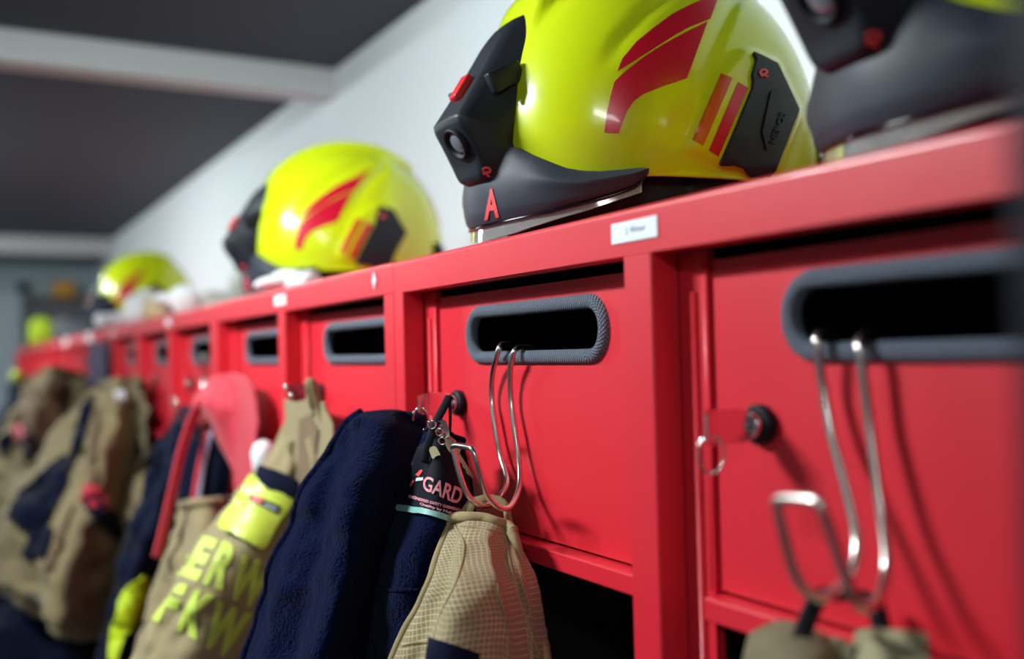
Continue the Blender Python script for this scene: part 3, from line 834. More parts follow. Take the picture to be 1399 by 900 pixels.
hook('larger bent steel wire hook over the wide slot at right, blurred', [[
    (1140, 458, .356), (1126, 456, .345), (1117, 460, .3345), (1118, 480, .3330), (1125, 530, .3325), (1135, 590, .331), (1150, 645, .3285), (1166, 710, .325), (1171, 745, .322), (1166, 775, .317), (1155, 795, .311), (1140, 808, .304), (1122, 817, .297),
    (1103, 808, .289), (1087, 785, .282), (1074, 740, .277), (1063, 692, .2735), (1064, 683, .273), (1072, 681, .2728), (1108, 683, .2728), (1119, 688, .273), (1128, 706, .2745), (1143, 750, .279), (1158, 795, .286), (1174, 826, .295),
    (1190, 828, .303), (1202, 815, .310), (1210, 785, .318), (1211, 755, .322), (1204, 700, .3265), (1196, 640, .329), (1187, 570, .331), (1178, 500, .3325), (1174, 472, .3335), (1178, 460, .338), (1188, 458, .345), (1200, 462, .356)]], r=.0022, near=.4)

h_far = copy_thing([o for o in COL.objects if o.name == 'wire_hook'][0], [o for o in COL.objects if o.name == 'wire_hook'][0].location + Vector((-.915, 0, .004)), 'small blurred wire hook over a far slot, above the red braces')
for k_, (xq, lk) in enumerate(((-2.74, 4), (-3.30, 5))):
    box('paper_card', xq - .05, xq + .05, .3186, .3198, .052, .078, WHITE, lockers[lk], bev=.0003)
# --- keys in the locks
def key_in_lock(label, x, z, bow, ringpts, group='locker keys'):
    """flat bow standing out from the door; bow given as (y, z) offsets from the cylinder"""
    c = Vector((x, .333, EYE + z))
    k = thing('locker_key', label, 'key', c, group)
    bm = bmesh.new(); pts = [(y, zz) for y, zz in bow]
    a = [bm.verts.new((x - .0011, y, EYE + zz + z)) for y, zz in pts]; bm.faces.new(a)
    g = bmesh.ops.extrude_face_region(bm, geom=bm.faces[:])
    for e in g['geom']:
        if isinstance(e, bmesh.types.BMVert): e.co.x += .0022
    bmesh.ops.recalc_face_normals(bm, faces=bm.faces[:]); bmesh.ops.bevel(bm, geom=bm.edges[:], offset=.0004, segments=1, affect='EDGES')
    from_bm('bow', bm, CHROME, k)
    box('blade', x - .001, x + .001, .326, .345, z - .003, z + .003, CHROME, k)
    R0 = .0078; cc = Vector((x, ringpts[0], EYE + z + ringpts[1])); rp = []
    for i in range(32):
        an = 2 * PI * i / 32; rp.append(cc + Vector((.25, .35, 0)).normalized() * math.sin(an) * R0 * .75 + Vector((0, 0, 1)) * math.cos(an) * R0 * 1.15)
    tube('key_ring', rp, .0007, CHROME, k, closed=True, seg=8)
    return k
BOW = [(.3325, .0065), (.3290, .0082), (.3180, .0088), (.3085, .0082), (.3060, .0070), (.3060, -.0060), (.3085, -.0075), (.3180, -.0082), (.3290, -.0080), (.3325, -.0065)]
dlA, dlB, dlC = MIDS[0] + .0347, JOINTS[1] + .0416, MIDS[1] + .0347
key_in_lock('key with a small split ring in the lock nearest the camera', dlA + .0335, -.0376, BOW, (.309, -.0120))
key_in_lock('key with a navy lanyard loop in the lock above the fleece label', dlB + .0335, -.0376, BOW, (.308, -.0110))
# bunch of keys and the lanyard hanging from the second key
kb = root('key_bunch', 'bunch of small steel keys hanging on a navy lanyard at the focused locker', 'keys', 600, 600, .70)
tube('lanyard', catmull([at_d(614, 541, .672), at_d(608, 553, .668), at_d(598, 572, .664), at_d(590, 592, .660), at_d(584, 612, .660), at_d(580, 632, .662)], 24), .002, NAVYL, kb, seg=8, flat=(.0058, .0016))
tube('lanyard_end', catmull([at_d(614, 541, .676), at_d(615, 560, .690), at_d(615, 580, .695), at_d(613, 598, .690)], 14), .002, NAVYL, kb, seg=8, flat=(.0035, .0014))
def small_key(u0, v0, u1, v1, d, wd, m_=STEEL):
    a, b = at_d(u0, v0, d), at_d(u1, v1, d + .01); t = (b - a).normalized(); s = t.cross(F_).normalized(); L = (b - a).length
    prof = [(0, -.45), (.06, -.9), (.24, -1), (.34, -.8), (.38, -.35), (.55, -.35), (.60, -.15), (.66, -.38), (.74, -.12), (.80, -.35), (.90, -.15), (1, 0), (.93, .36), (.38, .38), (.34, .8), (.24, 1), (.06, .9), (0, .45)]
    bm = bmesh.new(); f = bm.faces.new([bm.verts.new(a + t * L * q + s * wd * w_) for q, w_ in prof])
    g = bmesh.ops.extrude_face_region(bm, geom=[f])
    for e in g['geom']:
        if isinstance(e, bmesh.types.BMVert): e.co += F_ * .0018
    return from_bm('key', bm, m_, kb)
small_key(586, 577, 624, 607, .668, .0040); small_key(602, 574, 622, 640, .662, .0034, CHROME); small_key(612, 600, 646, 655, .664, .0038); small_key(590, 610, 612, 660, .656, .0030, CHROME)
for u, v, r in ((590, 580, 5.5), (600, 590, 5), (604, 602, 5)):
    c = at_d(u, v, .660); rp = [c + R_ * math.cos(2 * PI * i / 24) * r / 2080 + U_ * math.sin(2 * PI * i / 24) * r / 2080 for i in range(24)]
    tube('split_ring', rp, .0007, CHROME, kb, closed=True, seg=6)

# --- checked tan coat on the focused hook
t = root('ripstop_coat', 'tan checked ripstop coat hanging by its loop from the focused wire hook', 'coat', 670, 800, .65, 'hanging coats')
rows = [[(613, 708, .648), (640, 707, .636), (668, 711, .632), (690, 717, .640), (702, 725, .655)],
        [(609, 722, .652), (634, 724, .632), (662, 728, .622), (690, 734, .636), (707, 738, .656)],
        [(601, 755, .655), (628, 757, .628), (660, 760, .612), (695, 764, .634), (716, 767, .660)],
        [(590, 790, .655), (622, 792, .620), (660, 796, .602), (702, 800, .630), (724, 803, .662)],
        [(573, 826, .655), (612, 830, .612), (660, 836, .594), (712, 840, .626), (735, 842, .664)],
        [(553, 866, .655), (604, 870, .604), (658, 876, .586), (720, 882, .622), (746, 884, .666)],
        [(538, 905, .655), (598, 912, .598), (658, 918, .580), (730, 924, .620), (757, 926, .668)],
        [(510, 985, .655), (584, 992, .590), (656, 998, .570), (744, 1004, .616), (778, 1008, .670)]]
rows = [[(u, v, d - .044 * min(1, max(0, (v - 712) / 90))) for u, v, d in r] for r in rows]
body, G = cloth('coat_body', rows, TAN, t, cols=72, lines=84, thick=.030, fold=(.0110, 3.0, .30), wrinkle=.0028, seed=3)
seam('piping', G, 70, 0, 84, .0034, PIPE, t, lift=.0035); seam('piping', G, 0, 0, 84, .0028, PIPE, t, lift=.001)
seam('collar_edge', G, 0, 0, 72, .0036, PIPE, t, col=0, lift=.001)
cb = surface_bvh(body)
def surf_tube(name, bv, pts, r, material, parent, n=30, lift=0.0):
    pp = catmull([(a, b, 0) for a, b in pts], n); out = []
    for q in pp:
        h, nn = hit(bv, q.x, q.y)
        if h is not None: out.append(h + nn * lift)
    return tube(name, out, r, material, parent, seg=8) if len(out) > 3 else None
surf_tube('stitching', cb, [(620, 716), (634, 745), (625, 790), (602, 840), (590, 880)], .0009, PIPE, t)
surf_tube('stitching', cb, [(630, 718), (660, 722), (690, 730)], .0008, PIPE, t)
surf_tube('stitching', cb, [(690, 735), (704, 800), (724, 860), (738, 896)], .0010, PIPE, t)
surf_tube('stitching', cb, [(550, 882), (566, 878), (584, 877), (592, 880)], .0009, PIPE, t)
patch('navy_patch', cb, [[(593, 874), (651, 893), (647, 960), (584, 940)]], NAVYF, t, thick=.0035, lift=.0005)
tube('hanging_loop', catmull([at_d(634, 716, .648), at_d(640, 700, .650), at_d(648, 686, .652), at_d(664, 680, .654), at_d(682, 683, .652), at_d(691, 692, .650), at_d(694, 706, .648), at_d(697, 724, .650)], 40), .002, PIPE, t, seg=10, flat=(.0052, .0018))
tube('hanging_loop', catmull([at_d(622, 714, .655), at_d(633, 700, .657), at_d(645, 684, .658), at_d(655, 682, .658)], 20), .002, PIPE, t, seg=10, flat=(.0046, .0018))

# --- navy fleece
t = root('fleece_jacket', 'dark navy fleece jacket hanging left of the checked tan coat, label inside its collar', 'jacket', 480, 740, .72, 'hanging coats')
rows = [[(500, 562, .745), (520, 560, .735), (542, 563, .735), (566, 578, .742), (586, 592, .745)],
        [(478, 577, .748), (510, 575, .715), (540, 582, .708), (566, 594, .728), (588, 604, .742)],
        [(450, 612, .750), (495, 618, .700), (530, 625, .690), (558, 635, .712), (574, 640, .742)],
        [(425, 652, .750), (470, 660, .690), (515, 670, .675), (548, 680, .705), (562, 690, .740)],
        [(402, 702, .750), (450, 712, .680), (500, 722, .665), (535, 735, .700), (548, 745, .738)],
        [(380, 758, .750), (430, 768, .672), (482, 780, .655), (520, 795, .695), (532, 805, .736)],
        [(358, 826, .750), (412, 836, .665), (468, 848, .646), (505, 860, .690), (522, 870, .735)],
        [(334, 905, .750), (392, 915, .658), (452, 925, .640), (495, 938, .688), (515, 945, .735)],
        [(308, 1000, .750), (372, 1010, .650), (440, 1020, .632), (490, 1030, .686), (515, 1035, .735)]]
b1, G1_ = cloth('jacket_body', rows, NAVY, t, cols=56, lines=70, thick=.07, fold=(.012, 1.8, .1), wrinkle=.0050, seed=5)
seam('piped_edge', G1_, 0, 0, 70, .0034, NAVY, t, lift=0)
rows = [[(582, 590, .690), (590, 586, .680), (600, 586, .676), (612, 594, .680), (620, 604, .690)],
        [(574, 612, .694), (588, 610, .672), (602, 612, .666), (620, 622, .674), (634, 632, .692)],
        [(562, 642, .698), (584, 642, .666), (606, 650, .656), (628, 662, .668), (646, 672, .694)],
        [(549, 676, .700), (576, 678, .662), (604, 690, .650), (630, 704, .664), (652, 716, .696)],
        [(536, 706, .702), (566, 712, .660), (598, 724, .646), (628, 740, .662), (654, 754, .698)],
        [(514, 750, .706), (550, 760, .658), (586, 772, .642), (620, 790, .660), (650, 806, .700)],
        [(493, 790, .708), (534, 806, .656), (576, 822, .640), (614, 842, .660), (646, 860, .702)],
        [(486, 850, .708), (524, 866, .654), (564, 882, .638), (604, 900, .660), (640, 915, .704)],
        [(478, 905, .708), (516, 920, .654), (560, 936, .638), (600, 950, .660), (636, 965, .706)],
        [(468, 1000, .708), (510, 1010, .654), (555, 1020, .638), (598, 1030, .660), (632, 1040, .708)]]
b2, G2_ = cloth('front_fold', rows, NAVY, t, cols=48, lines=70, thick=.045, fold=(.006, 1.5, .4), wrinkle=.0035, seed=9)
fb = surface_bvh(b2)
lab = patch('collar_label', fb, [[(574, 612), (590, 600), (612, 606), (632, 634), (640, 668), (648, 714), (620, 712), (575, 702), (545, 694), (538, 700), (552, 668)]], NAVYL, t, thick=.0010, lift=.0012, sub=5)
lbv = surface_bvh(lab)
patch('lettering', lbv, None, PINKT, lab, thick=.0003, sub=6, faces2d=text_quad('GARD', (581, 649), (633, 668), (578, 668.5), (626, 690), .02))
patch('lettering', lbv, None, PINKT, lab, thick=.0003, sub=6, faces2d=text_quad('ENGINEERED SAFETY GARMENTS', (560, 676), (629, 695), (559, 680), (628, 699), .03))
patch('lettering', lbv, None, PINKT, lab, thick=.0003, sub=6, faces2d=text_quad('Quality by Hubert', (575, 686), (626, 701.5), (574, 690.5), (625, 706), .03))
patch('label_band', fb, [[(548, 691), (580, 695), (610, 704), (640, 716), (640, 724), (608, 712), (578, 703), (542, 699)]], MINT, t, thick=.0006, lift=.0026, sub=5)
patch('dash_mark', lbv, [[(570, 652.5), (579, 652), (579, 656), (569, 657)]], WHITE, lab, thick=.0003)
patch('red_mark', lbv, [[(568.5, 648), (576, 641), (579, 643), (573, 651)]], CORAL, lab, thick=.0003); patch('red_mark', lbv, [[(561, 662), (565, 655.5), (567, 657), (562, 665)]], CORAL, lab, thick=.0003)
surf_tube('seam', fb, [(492, 801), (515, 805), (540, 806), (575, 806), (600, 802)], .0013, NAVY, t)

# --- tan coat with big reflective letters
t = root('lettered_coat', 'tan coat with lime reflective capital letters and a lime flap, left of the navy fleece', 'coat', 330, 760, 1.0, 'hanging coats')
rows = [[(394, 546, 1.075), (408, 540, 1.068), (422, 540, 1.066), (434, 545, 1.070), (441, 552, 1.078)],
        [(388, 580, 1.075), (406, 582, 1.050), (424, 584, 1.045), (440, 586, 1.058), (450, 590, 1.078)],
        [(356, 634, 1.06), (386, 642, 1.022), (412, 648, 1.02), (436, 652, 1.045), (452, 656, 1.078)],
        [(310, 688, 1.04), (352, 700, .990), (392, 712, .99), (424, 722, 1.035), (448, 730, 1.078)],
        [(272, 735, 1.03), (312, 752, .965), (360, 775, .972), (402, 790, 1.025), (440, 800, 1.078)],
        [(240, 785, 1.02), (284, 802, .950), (338, 826, .962), (388, 845, 1.02), (432, 858, 1.078)],
        [(210, 838, 1.02), (256, 856, .940), (314, 880, .955), (372, 900, 1.015), (424, 914, 1.078)],
        [(178, 905, 1.02), (230, 922, .935), (292, 940, .95), (358, 958, 1.01), (416, 970, 1.078)],
        [(150, 980, 1.02), (205, 995, .930), (270, 1010, .945), (344, 1020, 1.01), (408, 1030, 1.078)]]
b3, G3 = cloth('coat_body', rows, TANC, t, cols=52, lines=70, thick=.07, fold=(.012, 1.6, .15), wrinkle=.006, seed=12)
cb3 = surface_bvh(b3)
def big(s, tl, tr, bl, br): patch('letter', cb3, None, LIME, t, thick=.0006, lift=.0006, sub=7, faces2d=text_quad(s, tl, tr, bl, br, .055))
big('E', (279, 731), (300, 738), (249, 786), (270, 795)); big('R', (305, 739), (331, 749), (276, 797), (304, 807)); big('W', (331, 757), (374, 772), (306, 813), (352, 836))
big('F', (232, 793), (258, 800), (207, 846), (232, 856)); big('K', (268, 803), (298, 815), (240, 860), (270, 874)); big('W', (296, 819), (344, 838), (270, 880), (318, 902))
patch('letter_strip', cb3, [[(236, 760), (258, 735), (270, 735), (250, 785), (230, 790)]], LIME, t, thick=.0006, lift=.0006)
patch('flap_strap', cb3, [[(362, 643), (405, 661), (398, 681), (352, 662)]], NAVYF, t, thick=.006, lift=.004)
fl = patch('lime_flap', cb3, [[(346, 661), (349, 658.5), (396, 681), (397.5, 686), (357, 748), (352, 750), (310, 725), (308.5, 720)]], LIMEF, t, thick=.006, lift=.005)
fbv = surface_bvh(fl)
tg = patch('flap_tag', fbv, [[(343.5, 674.5), (384, 692), (379, 702), (340, 683)]], NAVYL, fl, thick=.0006)
patch('tag_print', fbv, [[(346, 677), (360, 683), (357, 689), (343.5, 682)]], CORAL, tg, thick=.0010); patch('tag_print', fbv, [[(362, 686.5), (379, 694), (377, 698), (360, 690.5)]], GREYT, tg, thick=.0010)
tube('hanging_loop', catmull([at_d(430, 560, .975), at_d(422, 528, .955), at_d(427, 524, .953), at_d(437, 556, .955), at_d(448, 590, .955)], 30), .004, TANC, t, seg=10, flat=(.009, .003))
bm = bmesh.new(); f = bm.faces.new([bm.verts.new(at_d(u, v, .965)) for u, v in ((390, 525), (417, 524), (417, 546), (404, 549), (394, 546))])
g = bmesh.ops.extrude_face_region(bm, geom=[f])
for e in g['geom']:
    if isinstance(e, bmesh.types.BMVert): e.co += F_ * .003
tb = from_bm('collar_tab', bm, mat('dark_red_tab', (.32, .008, .02), .4), t)
for u, v in ((391, 529), (398, 539)): lathe('stud', at_d(u, v, .963), -F_, [(0, .003), (.002, .0026), (.003, .0012)], CHROME, tb, seg=16)
surf_tube('neck_fold', cb3, [(400, 600), (396, 640), (385, 660)], .006, TANC, t); surf_tube('neck_fold', cb3, [(425, 600), (432, 640), (420, 690)], .006, TANC, t)
patch('shaded_lining', cb3, [[(411, 572), (424, 566), (437, 588), (430, 640), (418, 694), (404, 676), (409, 630)]], TAND, t, thick=.001, lift=.001)  # brown lining, with the shade of the neck folds put into the colour
patch('shaded_lining', cb3, [[(402, 686), (422, 660), (440, 650), (446, 720), (400, 780), (372, 762), (398, 704)]], TAND, t, thick=.001, lift=.001)  # lining right of the flap, its shade also put into the colour
# white glove tip between the braces and the coat
g_ = lathe('glove_tip', at_d(360, 618, 1.12), Vector((.2, -.1, 1)), [(-.030, .006), (-.022, .013), (0, .014), (.010, .010), (.014, .003)], GLOVE, None, seg=20)
to_origin(g_); tag(g_, 'white glove finger peeking out between red brace and tan coat', 'glove')

# --- trousers with red braces
t = root('fire_trousers', 'tan trousers hung by wide red braces with navy back straps', 'trousers', 270, 720, 1.28, 'hanging trousers')
rows = [[(250, 686, 1.26), (270, 682, 1.22), (292, 682, 1.22), (310, 690, 1.28)], [(238, 720, 1.26), (266, 720, 1.20), (296, 724, 1.20), (322, 730, 1.28)], [(222, 770, 1.25), (256, 772, 1.17), (294, 778, 1.18), (330, 786, 1.28)],
        [(203, 830, 1.25), (242, 836, 1.15), (286, 842, 1.16), (334, 850, 1.28)], [(182, 905, 1.25), (226, 912, 1.14), (276, 920, 1.15), (330, 930, 1.28)], [(160, 1000, 1.25), (210, 1010, 1.14), (266, 1020, 1.15), (326, 1030, 1.28)]]
b4, G4 = cloth('trouser_body', rows, TANC, t, cols=36, lines=44, thick=.10, fold=(.012, 2, .2), wrinkle=.006, seed=15)
seam('waistband', G4, 0, 0, 36, .006, TANC, t, col=1, lift=.001)
rows = [[(278, 524, 1.30), (298, 512, 1.27), (322, 510, 1.26), (338, 518, 1.28), (346, 534, 1.32)], [(262, 552, 1.30), (288, 550, 1.25), (316, 546, 1.24), (338, 548, 1.27), (350, 560, 1.32)],
        [(284, 572, 1.30), (304, 590, 1.25), (322, 596, 1.24), (338, 596, 1.27), (350, 596, 1.32)], [(300, 612, 1.30), (316, 628, 1.26), (330, 632, 1.25), (342, 630, 1.28), (350, 628, 1.32)], [(316, 648, 1.30), (326, 654, 1.27), (334, 656, 1.27), (342, 656, 1.29), (350, 652, 1.32)],
        [(324, 690, 1.30), (330, 692, 1.28), (338, 694, 1.28), (344, 694, 1.29), (350, 690, 1.32)]]
cloth('wide_brace', rows, CORALC, t, cols=30, lines=40, thick=.035, fold=(.004, 1.5, 0), wrinkle=.003, seed=17)
tube('long_brace', catmull([at_d(296, 530, 1.29), at_d(268, 562, 1.27), at_d(250, 610, 1.25), at_d(236, 670, 1.23), at_d(222, 730, 1.21), at_d(214, 762, 1.20)], 30), .006, CORALC, t, seg=10, flat=(.020, .006))
for pp in ([(318, 570), (300, 620), (290, 680)], [(268, 600), (262, 640), (262, 682)]):
    tube('navy_strap', catmull([at_d(u, v, 1.30) for u, v in pp], 16), .006, NAVYF, t, seg=8, flat=(.045, .006))
tube('striped_edge', catmull([at_d(u, v, 1.275) for u, v in ((288, 590), (278, 640), (270, 690))], 16), .003, mat('pale_stripe_webbing', (.35, .35, .50), .6), t, seg=8, flat=(.006, .004))
tube('striped_edge', catmull([at_d(u, v, 1.276) for u, v in ((282, 590), (271, 640), (263, 690))], 16), .003, CORALC, t, seg=8, flat=(.007, .004))

# --- navy jacket with lime stripe
t = root('navy_jacket', 'dark navy jacket with a curved lime stripe, between tan coat and red braces', 'jacket', 200, 760, 1.5, 'hanging coats')
rows = [[(236, 566, 1.56), (246, 556, 1.53), (258, 554, 1.53), (268, 562, 1.57)], [(218, 600, 1.55), (238, 604, 1.48), (256, 604, 1.49), (272, 606, 1.57)], [(214, 612, 1.55), (236, 622, 1.47), (256, 626, 1.48), (274, 630, 1.57)], [(202, 650, 1.54), (224, 660, 1.45), (246, 664, 1.46), (270, 668, 1.57)],
        [(186, 700, 1.52), (208, 710, 1.43), (232, 714, 1.44), (262, 716, 1.57)], [(172, 740, 1.52), (192, 752, 1.42), (216, 758, 1.43), (250, 760, 1.57)], [(156, 800, 1.52), (178, 808, 1.41), (204, 812, 1.42), (240, 816, 1.57)], [(140, 870, 1.52), (164, 876, 1.40), (192, 880, 1.41), (230, 884, 1.57)], [(124, 960, 1.52), (150, 966, 1.40), (180, 970, 1.41), (220, 974, 1.57)]]
b5, G5 = cloth('jacket_body', rows, NAVYF, t, cols=34, lines=56, thick=.09, fold=(.016, 2, .3), wrinkle=.010, seed=21)
patch('lime_stripe', surface_bvh(b5), [[(193, 786), (200, 790), (196, 815), (184, 845), (166, 880), (158, 905), (150, 900), (156, 858), (165, 825), (178, 800)]], mat('yellow_stripe', (.52, .66, .01), .5), t, thick=.003, lift=.003)

# --- big tan coats at the left
NP_ = [dict(lbl='large tan fire coat with navy straps and a red clip, left of navy jacket', d=1.75,
    rows=[[(140, 528, 1.92), (156, 518, 1.88), (174, 514, 1.88), (192, 518, 1.94)], [(118, 540, 1.90), (146, 545, 1.82), (172, 545, 1.82), (194, 552, 1.95)], [(92, 568, 1.88), (130, 580, 1.76), (168, 585, 1.77), (197, 596, 1.95)],
          [(60, 612, 1.86), (106, 630, 1.70), (156, 640, 1.72), (200, 648, 1.95)], [(30, 656, 1.84), (84, 678, 1.65), (144, 692, 1.68), (200, 704, 1.95)], [(6, 700, 1.82), (64, 728, 1.61), (130, 744, 1.64), (194, 758, 1.94)],
          [(-4, 760, 1.82), (54, 780, 1.59), (118, 796, 1.62), (180, 812, 1.93)], [(6, 806, 1.82), (60, 832, 1.59), (116, 850, 1.62), (166, 862, 1.92)], [(50, 838, 1.84), (84, 860, 1.66), (120, 872, 1.68), (152, 878, 1.90)]],
    patches=[([(88, 640), (96, 660), (72, 706), (58, 725), (40, 720), (14, 708), (30, 672)], NAVYF, 'navy_panel'), ([(28, 668), (96, 618), (100, 640), (66, 690), (40, 706)], NAVYF, 'navy_panel'), ([(52, 718), (76, 722), (66, 762), (34, 760)], NAVYF, 'navy_panel'),
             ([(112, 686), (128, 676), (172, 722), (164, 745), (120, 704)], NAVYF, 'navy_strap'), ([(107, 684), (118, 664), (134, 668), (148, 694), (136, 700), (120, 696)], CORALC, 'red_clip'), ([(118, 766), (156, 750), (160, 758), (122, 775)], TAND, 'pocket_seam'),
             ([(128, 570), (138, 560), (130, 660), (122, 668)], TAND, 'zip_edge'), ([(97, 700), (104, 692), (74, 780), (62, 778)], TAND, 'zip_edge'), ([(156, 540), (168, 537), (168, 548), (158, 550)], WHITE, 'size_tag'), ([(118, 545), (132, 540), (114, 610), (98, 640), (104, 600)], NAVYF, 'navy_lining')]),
   dict(lbl='tan fire coat at the left edge with a red clip, partly behind the large one', d=2.5,
    rows=[[(58, 506, 2.52), (68, 500, 2.48), (76, 500, 2.48), (83, 506, 2.54)], [(36, 530, 2.50), (56, 532, 2.40), (72, 532, 2.40), (84, 534, 2.54)], [(16, 566, 2.48), (44, 570, 2.34), (68, 574, 2.36), (84, 580, 2.54)], [(-6, 610, 2.46), (32, 618, 2.30), (62, 624, 2.32), (82, 632, 2.54)], [(-26, 660, 2.46), (20, 668, 2.26), (54, 674, 2.30), (76, 682, 2.54)], [(-40, 720, 2.46), (10, 728, 2.24), (46, 736, 2.28), (70, 744, 2.54)], [(-40, 790, 2.46), (4, 800, 2.24), (40, 806, 2.28), (64, 812, 2.54)]],
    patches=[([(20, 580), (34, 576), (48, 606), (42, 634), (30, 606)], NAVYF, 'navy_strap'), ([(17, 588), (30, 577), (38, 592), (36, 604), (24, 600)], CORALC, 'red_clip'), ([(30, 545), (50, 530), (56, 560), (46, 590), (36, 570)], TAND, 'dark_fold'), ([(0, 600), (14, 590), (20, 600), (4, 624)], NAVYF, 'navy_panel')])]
for q in NP_:
    t = root('fire_coat', q['lbl'], 'coat', *q['rows'][3][1][:2], q['d'], 'hanging coats')
    b, G_ = cloth('coat_body', q['rows'], TANC, t, cols=40, lines=56, thick=.14, fold=(.022, 2.2, .1), wrinkle=.014, seed=int(q['d'] * 10))
    bv = surface_bvh(b)
    for poly, m_, nm in q['patches']: patch(nm, bv, [poly], m_, t, thick=.005, lift=.004, sub=9)
t = root('navy_towel', 'narrow dark indigo towel hanging between the two big tan fire coats', 'towel', 130, 520, 2.6)
cloth('towel_body', [[(121, 468, 2.62), (132, 467, 2.58), (145, 468, 2.62)], [(120, 500, 2.62), (132, 502, 2.56), (144, 500, 2.62)], [(120, 530, 2.62), (132, 532, 2.56), (142, 530, 2.62)]], mat('indigo_towelling', (.025, .010, .06), .9), t, cols=18, lines=24, thick=.012, fold=(.004, 2, 0), wrinkle=.006, seed=51)
# dark clothes below and beyond
for lbl, sd, rows in (('dark navy trousers hanging under the large tan coat', 31, [[(-10, 800, 1.9), (50, 840, 1.86), (110, 850, 1.86), (150, 850, 1.95)], [(-20, 850, 1.9), (44, 880, 1.82), (104, 890, 1.84), (150, 890, 1.95)], [(-30, 960, 1.9), (36, 980, 1.8), (100, 990, 1.82), (150, 990, 1.95)]]),
                      ('dark navy cap and jacket bundle at the far left edge of the row', 33, [[(12, 530, 2.95), (24, 516, 2.9), (36, 514, 2.9), (46, 526, 2.97)], [(6, 560, 2.95), (22, 556, 2.84), (38, 556, 2.85), (48, 560, 2.97)], [(-30, 600, 2.95), (10, 600, 2.84), (36, 600, 2.85), (46, 600, 2.97)]])):
    nm, cat = ('dark_trousers', 'trousers') if sd == 31 else ('dark_jacket', 'jacket')
    t = root(nm, lbl, cat, *rows[1][1], 'hanging coats')
    cloth('cloth_body', rows, NAVYF, t, cols=26, lines=24, thick=.08, fold=(.02, 2, 0), wrinkle=.01, seed=sd)
bl = lathe('yellow_badge', at_d(24, 514, 2.85), -F_, [(0, .018), (.012, .016), (.018, .006)], mat('lime_badge', (.5, .62, .05), .5), None, seg=20)
to_origin(bl); tag(bl, 'round yellow badge on the dark bundle at the far left edge', 'badge')
# --- coat at the lower right edge, with black straps over the near hook
t = root('strapped_coat', 'olive tan coat top at the bottom right, hung by black straps from the near hook', 'coat', 1140, 890, .42, 'hanging coats')
OLV = mat('olive_tan_cloth', (.20, .17, .095), .9, noise_amt=.3, noise_scale=60, bump=.5, bump_scale=180)
rows = [[(1020, 868, .43), (1060, 872, .405), (1110, 876, .40), (1150, 880, .41), (1172, 884, .43)], [(1014, 890, .43), (1058, 896, .395), (1110, 900, .39), (1150, 904, .40), (1176, 908, .43)], [(1005, 950, .43), (1055, 956, .385), (1110, 960, .38), (1152, 962, .40), (1180, 966, .43)]]
cloth('coat_body', rows, OLV, t, cols=30, lines=30, thick=.04, fold=(.004, 2.5, 0), wrinkle=.004, seed=41)
rows = [[(1168, 864, .40), (1200, 863, .385), (1240, 866, .385), (1268, 870, .40)], [(1166, 890, .40), (1200, 890, .38), (1240, 893, .38), (1270, 896, .40)], [(1162, 960, .40), (1200, 962, .375), (1240, 964, .375), (1272, 966, .40)]]
cloth('collar_flap', rows, mat('pale_olive_cloth', (.36, .32, .19), .9, bump=.4, bump_scale=250), t, cols=24, lines=20, thick=.02, fold=(.002, 1, 0), wrinkle=.002, seed=43)
tube('black_strap', catmull([at_d(1094, 872, .405), at_d(1104, 845, .405), at_d(1116, 820, .405), at_d(1126, 812, .408), at_d(1160, 812, .412), at_d(1190, 820, .408), at_d(1199, 835, .404), at_d(1206, 866, .40)], 44), .003, BLACK, t, seg=10, flat=(.0075, .0022))

# ------------------------------------------------------------------ things on the lid
def at_lid(u, v, y): return at_y(u, v, y)
def glove(label, u, v, y, s=1.0, rz=0.0, m_=GLOVE):
    c = at_y(u, v, y); c.z = EYE + ZT + .027 * s
    g = thing('work_glove', label, 'glove', c, 'white gloves on the lid')
    V = []; F = []
    rr = Matrix.Rotation(rz, 3, 'Z')
    def part(name, pts, rad, fl=None):
        tube(name, [c + rr @ Vector(p) * s for p in pts], [r * s for r in rad], m_, g, seg=12)
    part('palm', [(-.055, 0, 0), (-.050, 0, .002), (-.03, 0, .006), (0, 0, .008), (.025, 0, .008), (.034, 0, .006)], [.010, .020, .024, .026, .024, .014])
    for k in range(4): part('finger', [(.02, -.022 + .015 * k, .004), (.05, -.025 + .017 * k, .008), (.075 - .006 * abs(k - 1.5), -.027 + .018 * k, .004), (.083 - .006 * abs(k - 1.5), -.027 + .018 * k, .001)], [.010, .0095, .008, .003])
    part('thumb', [(-.02, .018, .006), (.004, .038, .010), (.022, .046, .006), (.028, .048, .003)], [.010, .0095, .008, .003])
    part('cuff', [(-.085, 0, 0), (-.080, 0, .001), (-.055, 0, .003)], [.022, .026, .022])
    return g
glove('white glove lying on the locker edge right under the second helmet', 392, 386, .385, .62, math.radians(200))
glove('white glove in front of the farthest helmet, left one of the pair', 164, 428, .36, .7, math.radians(120))
glove('white glove on the lid between far helmet and second helmet', 250, 415, .375, 1.0, math.radians(170))
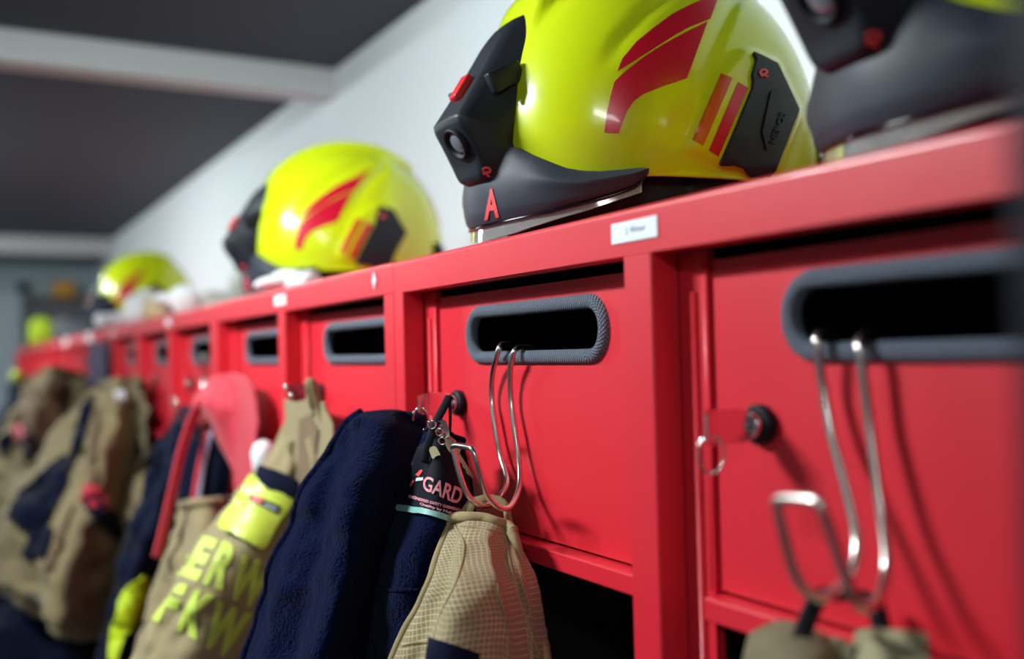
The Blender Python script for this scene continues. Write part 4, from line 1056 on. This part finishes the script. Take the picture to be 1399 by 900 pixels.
def lump(name, label, cat, u, v, y, size, m_, seed, group=None):
    c = at_y(u, v, y); c.z = EYE + ZT + size[2] * .8
    bm = bmesh.new(); bmesh.ops.create_icosphere(bm, subdivisions=4, radius=1)
    for q in bm.verts:
        n_ = 1 + .28 * noise.noise(q.co * 1.6 + Vector((seed, 0, 0))) + .10 * noise.noise(q.co * 5 + Vector((0, seed, 0)))
        z = q.co.z * n_; z = max(z, -.8)
        q.co = c + Vector((q.co.x * n_ * size[0], q.co.y * n_ * size[1], z * size[2]))
    o = from_bm(name, bm, m_, None, True); to_origin(o); return tag(o, label, cat, group)
lump('folded_hood', 'crumpled beige flash hood lying left of the second helmet', 'hood', 305, 395, .56, (.18, .07, .045), BEIGE, 2)
lump('crumpled_cloth', 'crumpled white cloth in front of the farthest helmet', 'cloth', 196, 420, .39, (.08, .04, .045), GLOVE, 4)
lump('rolled_towel', 'small tan rolled cloth between the white gloves', 'cloth', 214, 416, .360, (.035, .025, .03), mat('tan_towel', (.62, .48, .28), .9), 6)
lump('navy_pouch', 'dark purple-blue pouch between the white gloves', 'pouch', 232, 404, .50, (.05, .04, .045), mat('indigo_cloth', (.05, .04, .16), .8), 8)
lump('dark_bag', 'dark navy bag standing under the front of the farthest helmet', 'bag', 142, 425, .365, (.15, .035, .055), NAVYF, 11)
lump('grey_bundle', 'grey crumpled bundle on the far lockers', 'bundle', 106, 440, .5, (.16, .10, .06), mat('slate_cloth', (.10, .12, .14), .9), 13)
lump('pale_bundle', 'pale lilac-grey bundle at the far end of the lid', 'bundle', 78, 442, .52, (.14, .10, .09), mat('lilac_grey_cloth', (.38, .36, .40), .9), 15)
lump('yellow_bundle', 'bright yellow-green bundle at the far end of the lid', 'bundle', 56, 438, .385, (.10, .05, .08), mat('lime_cloth', (.50, .72, .02), .8), 17)
# notice board with box on the far wall
t = thing('notice_board', 'brown framed notice board on the far wall', 'board', (XF + .03, .61, EYE + .25))
box('board_face', XF, XF + .03, .42, .79, .05, .385, BOARDM, t)
for a, b, c_, d_ in ((.40, .425, .03, .40), (.785, .805, .03, .40), (.40, .805, .375, .40), (.40, .805, .03, .055)): box('frame_rail', XF, XF + .05, a, b, c_, d_, WOOD, t, bev=.003)
t = thing('orange_case', 'small orange box on top of the notice board', 'box', (XF + .04, .62, EYE + .40))
box('case_body', XF + .0, XF + .09, .565, .675, .40, .47, ORANGE, t, bev=.008, seg=2); box('case_lid', XF + .0, XF + .095, .56, .68, .466, .486, ORANGE, t, bev=.006, seg=2)
